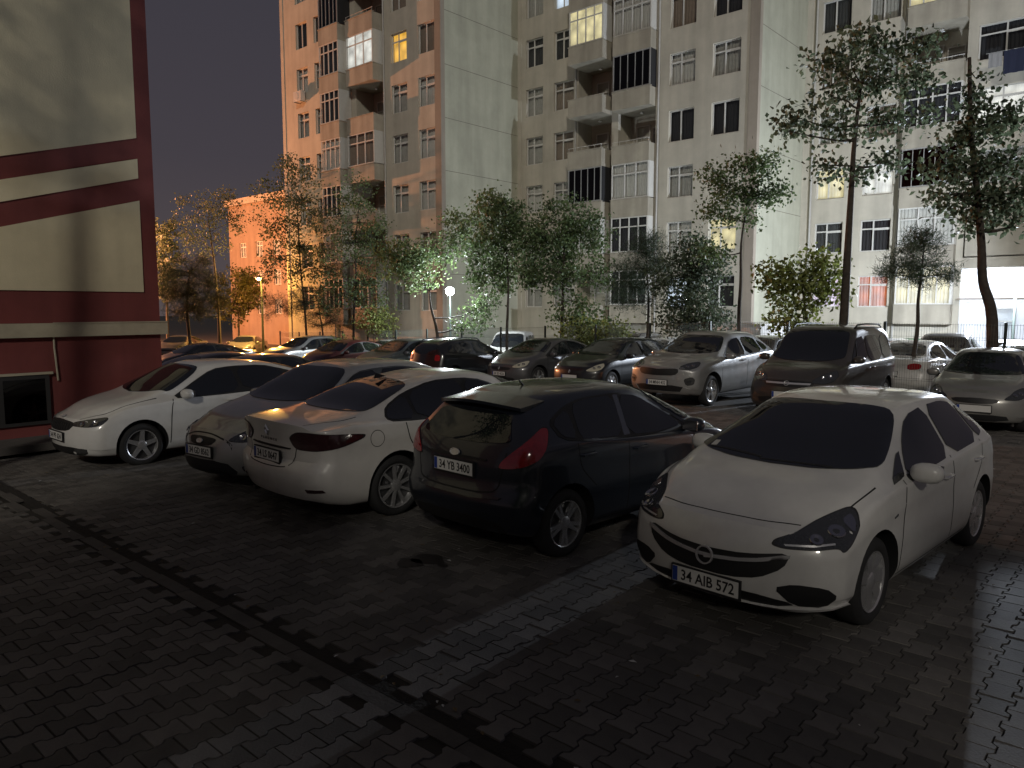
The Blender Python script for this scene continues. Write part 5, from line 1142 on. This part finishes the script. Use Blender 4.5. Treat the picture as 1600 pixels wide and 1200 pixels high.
tree('broadleaf_tree', 'low wide tree with crooked branches beside the white floodlight', tb(688, 21.6), [(684, 520), (674, 480), (672, 455)], [(635, 430, 34, 24), (655, 400, 40, 28), (705, 385, 32, 24), (722, 345, 30, 22), (622, 400, 30, 25), (755, 480, 26, 18), (735, 505, 28, 13)], M_leaf, 10, 110, 22, .12, .09)
tree('broadleaf_tree', 'fine leaved tree before the grey balconies of the left block', tb(553, 23.2), [(553, 500), (556, 440), (556, 380), (560, 320)], [(560, 350, 45, 45), (545, 410, 50, 40), (590, 400, 35, 45), (530, 460, 40, 30), (590, 460, 40, 30), (555, 300, 28, 28)], M_leaf, 11, 120, 24, .11, .07)
tree('broadleaf_tree', 'slim tree in front of the orange lit facade', tb(480, 23.4), [(478, 500), (472, 440), (466, 370), (462, 300)], [(460, 290, 38, 40), (435, 340, 38, 35), (480, 350, 38, 40), (440, 400, 45, 35), (490, 420, 40, 35), (420, 300, 25, 22), (450, 255, 20, 18)], M_leafd, 12, 130, 20, .13, .07)  # darker leaf colour puts the backlit shade into the crown
tree('conifer_tree', 'drooping conifer left of the fine leaved tree', tb(505, 22.8), [(503, 520), (500, 480), (500, 440)], [(500, 480, 45, 25), (470, 470, 35, 25), (520, 500, 40, 18), (440, 480, 40, 25)], M_needle, 13, 90, 60, .16, .06, .2, needle=True)
tree('pine_tree', 'dark dense round pine at the corner of the red building', at_v(300, 540, 20.5).to_tuple()[:2], [(292, 500), (295, 450), (298, 420)], [(300, 430, 40, 32), (275, 455, 28, 32), (325, 455, 32, 32), (300, 480, 45, 22)], M_needle, 14, 150, 80, .2, .11, .24, needle=True)
tree('broadleaf_tree', 'tall airy tree against the night sky at left', at_v(343, 535, 24).to_tuple()[:2], [(342, 500), (338, 440), (332, 390), (325, 340)], [(310, 325, 32, 25), (335, 310, 30, 25), (355, 350, 28, 25), (290, 355, 25, 25), (320, 380, 35, 22), (370, 330, 15, 20)], M_leafd, 15, 70, 16, .13, .12)  # leaves darkened in colour for a crown with the lamp behind it
tree('broadleaf_tree', 'tree glowing yellow right beside the orange street lamp', at_v(372, 535, 30).to_tuple()[:2], [(373, 510), (372, 480)], [(370, 445, 28, 25), (385, 470, 26, 22), (360, 480, 25, 22), (395, 440, 20, 22)], M_leafo, 16, 70, 28, .2, .10)
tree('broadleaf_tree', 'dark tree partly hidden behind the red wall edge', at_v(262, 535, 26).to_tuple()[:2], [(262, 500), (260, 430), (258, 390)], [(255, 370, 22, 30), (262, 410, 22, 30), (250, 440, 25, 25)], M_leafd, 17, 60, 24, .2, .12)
for i, (px_, py_, v_, s_, lab) in enumerate([(585, 500, 22.9, 26, 'small yellow green bush beside the fine leaved tree'), (905, 520, 22.3, 30, 'low green bush at the fence beside the dark grey saloon'), (955, 520, 22.0, 22, 'low green bush behind the black hatchback'), (530, 545, 21.6, 22, 'small pale shrub beside the dark red saloon')]):
    tree('bush', lab, at_v(px_, 560, v_).to_tuple()[:2], [(px_, py_+15), (px_+2, py_)], [(px_, py_, s_, s_*.8), (px_+s_*.5, py_+8, s_*.7, s_*.6)], M_leafy, 30+i, 30, 24, .10, .03, group='bushes along the fence')
# unseen trees: those behind the viewer added to shade the foreground; the wall tree shadows the cream panels
def shade_tree(tp, lab, H0, H1, nb, nl, rad, seed, lean=.06):
    root = empty('broadleaf_tree', tp, 0, lab, 'tree', 'street trees behind the viewer'); k = MB(); rr = random.Random(seed)
    k.tube([(0, 0, -.05), (lean*2, .05, H1*.25), (lean*4, .1, H1*.5), (lean*7, .1, H1*.75), (lean*9, .1, H1*.92)], [.17, .14, .12, .09, .05], 8); P = []; D = []
    for i in range(nb):
        z = rr.uniform(H0, H1); s = Vector((lean*8*z/H1, .1, max(H0*.8, z-.9))); a = rr.uniform(0, 6.3); L = rad*rr.uniform(.35, 1); tip = s+Vector((math.cos(a)*L, math.sin(a)*L, rr.uniform(-.6, .9)))
        k.tube([s, s.lerp(tip, .5)+Vector((0, 0, .2)), tip], [.035, .02, .006], 4, cap=False)
        for _ in range(nl): P.append(s.lerp(tip, rr.uniform(.4, 1))+Vector((rr.gauss(0, .26), rr.gauss(0, .26), rr.gauss(0, .2)))); D.append(rr.random())
    k.build('trunk', M_bark, root, True, 60); me = leaves_mesh(np.array([tuple(p) for p in P]), np.array(D), .19, seed); me.materials.append(M_leaf); o = bpy.data.objects.new('crown', me); COL.objects.link(o); o.parent = root
shade_tree((-11.6, 1.3, 0), 'tall tree beside the red wall just outside the left edge of the picture', 8.2, 11.5, 50, 40, 2.4, 77, .04)
shade_tree((-1.5, -4.2, 0), 'unseen tree added behind the viewer for shade, nearest the red wall', 2.6, 8.4, 75, 45, 2.9, 78)
shade_tree((3.6, -4.6, 0), 'unseen tree added behind the viewer for shade, second from the red wall', 2.6, 8.8, 80, 45, 3.0, 79)
shade_tree((8.6, -4.4, 0), 'unseen tree added behind the viewer for shade, third from the red wall', 2.6, 9.0, 80, 45, 3.0, 80)
shade_tree((13.4, -4.4, 0), 'unseen tree added behind the viewer for shade, farthest from the red wall', 2.6, 8.8, 80, 45, 3.0, 81)
shade_tree((-3.2, -2.3, 0), 'unseen low bushy tree added close behind the viewer for shade, on the left', 1.5, 4.3, 110, 60, 2.2, 82)
shade_tree((1.4, -2.6, 0), 'unseen low bushy tree added close behind the viewer for shade, on the right', 1.5, 4.3, 110, 60, 2.2, 83)
# ------------------------------------------------------------------ lamps
def emis(name, col, s):
    m = bpy.data.materials.new(name); m.use_nodes = True; p = m.node_tree.nodes['Principled BSDF']; p.inputs['Emission Color'].default_value = (*col, 1); p.inputs['Emission Strength'].default_value = s; p.inputs['Base Color'].default_value = (.8, .8, .8, 1); return m
def flood(name, label, loc, wall_dir, col, watt, spread, aim, arm=.45, estr=60):
    g0 = gz(loc[0], loc[1]); r_ = empty(name, (loc[0], loc[1], g0), 0, label, 'lamp'); wd = Vector(wall_dir); hz_ = loc[2]-g0; U = Vector((0, 0, hz_))
    MB().tube([wd*arm, wd*arm+U*.9, wd*arm+U*1.06], [.06, .045, .03], 8).build('pole', M_post, r_, True, 50); MB().tube([wd*arm+U*1.05, U+Vector((0, 0, .14))], .02, 6).build('bracket', M_post, r_)
    h = MB(); a = Vector(aim).normalized(); h.tube([U-a*.16+Vector((0, 0, .06)), U-a*.06+Vector((0, 0, .02))], [.08, .13], 12); h.build('housing', M_plas, r_, True, 40)
    g_ = MB(); g_.ball(tuple(U), (.19, .19, .19), 14, 8); g_.build('lamp_globe', emis(name+'_glow', col, estr), r_, True)
    l = bpy.data.lights.new(name+'_light', 'POINT'); l.energy = watt; l.color = col; l.shadow_soft_size = .10
    lo = bpy.data.objects.new('light', l); COL.objects.link(lo); lo.parent = r_; lo.location = U+a*.3
    return r_
pF = at(703, 455, 33)
flood('floodlight', 'bright white pole lamp in front of the left block beside the low wide tree', pF, (-.7, .7, 0), (.88, .96, 1.0), 1300, 170, (.5, -.6, -.3), .4)
pE = at(1586, 428, 26)
flood('pole_lamp', 'bright bluish white pole lamp at the right edge before the entrance', pE, (0, 1, 0), (.80, .88, 1.0), 7500, 172, (-.15, -.9, -.28), .4)
def street(label, u, v, h, watt, col=(1, .37, .15)):
    z = gz(u, v); r_ = empty('street_lamp', (u, v, z), 0, label, 'street lamp', 'orange street lamps'); MB().tube([(0, 0, 0), (0, 0, h-.6), (.25, -.2, h), (.9, -.7, h+.1)], [.09, .06, .05, .04], 8).build('pole', M_post, r_, True, 50)
    MB().ball((1.05, -.8, h+.06), (.28, .22, .08), 12, 6).build('lamp_head', M_alu, r_, True); MB().ball((1.05, -.8, h-.03), (.16, .14, .06), 12, 6).build('lamp_globe', emis('sodium_glow', (1, .45, .08), 40), r_, True)
    l = bpy.data.lights.new('sodium', 'POINT'); l.energy = watt; l.color = col; l.shadow_soft_size = .15; lo = bpy.data.objects.new('light', l); COL.objects.link(lo); lo.parent = r_; lo.location = (1.05, -.8, h-.18)
s1 = at(404, 436, 50); street('orange street lamp glowing behind the yellow tree', s1.x-1.05, s1.y+.8, s1.z-gz(s1.x, s1.y)+.05, 3800, (1, .52, .10))
street('orange street lamp far at left behind the red building', -66, 20, 9.0, 62000)

# ------------------------------------------------------------------ small things
ac = MB(); ac.box(-.4, .4, -.32, 0, -.3, .3).lathe([(.24, -.325), (.22, -.335), (0, -.335)], 16, 'y', 0, (-.08, 0, 0))
for q, (p_, lab) in enumerate([(at_v(471, 152, 27.2), 'air conditioner under a window of the orange lit facade')]):
    o = empty('air_conditioner', p_, 0, lab, 'air conditioner'); link_mesh('casing', ac.mesh('casing', [M_pvc]) if q == 0 else bpy.data.meshes['casing'], o)
    MB().box(-.35, -.31, -.33, .1, -.34, -.30).box(.31, .35, -.33, .1, -.34, -.30).build('bracket', M_alu, o)
p_ = at_v(1545, 84, 38.3); lo_ = empty('laundry', p_, 0, 'dark blue laundry hanging below a balcony window of the right block', 'laundry')
for i, (x0_, w_, h_, m_) in enumerate([(0, .5, .6, 'cloth_grey'), (.55, .75, .95, 'cloth_navy'), (1.35, .5, .8, 'cloth_navy')]):
    q = MB(); n = 8; q.add([(x0_+w_*k/n, .04*math.sin(k*1.7), z) for z in (0, -h_*.5, -h_) for k in range(n+1)], [(r1*(n+1)+k, r1*(n+1)+k+1, (r1+1)*(n+1)+k+1, (r1+1)*(n+1)+k) for r1 in range(2) for k in range(n)]); q.build('garment', mat(m_, (.012, .016, .04) if m_ == 'cloth_navy' else (.25, .25, .25), .9), lo_, True)
MB().tube([(-.1, 0, .01), (2.0, 0, .01)], .008, 5).build('clothes_line', M_alu, lo_)
# leaves and scraps on the paving, oil stains
rr = random.Random(9); lt = MB()
for _ in range(420):
    x, y = rr.uniform(-13, 5), rr.uniform(2.9, 14) if rr.random() < .8 else rr.gauss(2.72, .06); s_ = rr.uniform(.008, .03); a = rr.uniform(0, 6.3); z = gz(x, y)+.006
    c_, d_ = math.cos(a)*s_, math.sin(a)*s_; lt.add([(x+c_, y+d_, z), (x-d_*.5, y+c_*.5, z+.006), (x-c_, y-d_, z), (x+d_*.5, y-c_*.5, z+.004)], [(0, 1, 2, 3)], rr.choice([0, 0, 0, 1]))
tag(lt.build('litter', [mat('dry_leaf', (.16, .11, .05), .8), mat('paper_scrap', (.6, .6, .58), .7)]), 'fallen leaves and paper scraps on the paving', 'litter', kind='stuff')
for i, (px_, py_, s_) in enumerate([(640, 880, .13), (668, 874, .16), (692, 884, .05)]):
    c_ = at_z(px_, py_); q = MB(); n = 22; q.add([(s_*(1+.14*math.sin(2*math.pi*k/n*3+i)+.06*math.sin(2*math.pi*k/n*5))*math.cos(2*math.pi*k/n), s_*.8*(1+.12*math.cos(2*math.pi*k/n*4+i))*math.sin(2*math.pi*k/n), 0) for k in range(n)], [tuple(range(n))])
    o = q.build('oil_stain', mat('oil', (.03, .027, .024), .5), None, loc=(c_.x, c_.y, .0045)); tag(o, ['small round oil stain left of the dark hatchback', 'larger oil stain on the paving before the dark hatchback', 'tiny oil drop beside the larger oil stain'][i], 'stain', 'oil stains on the paving')
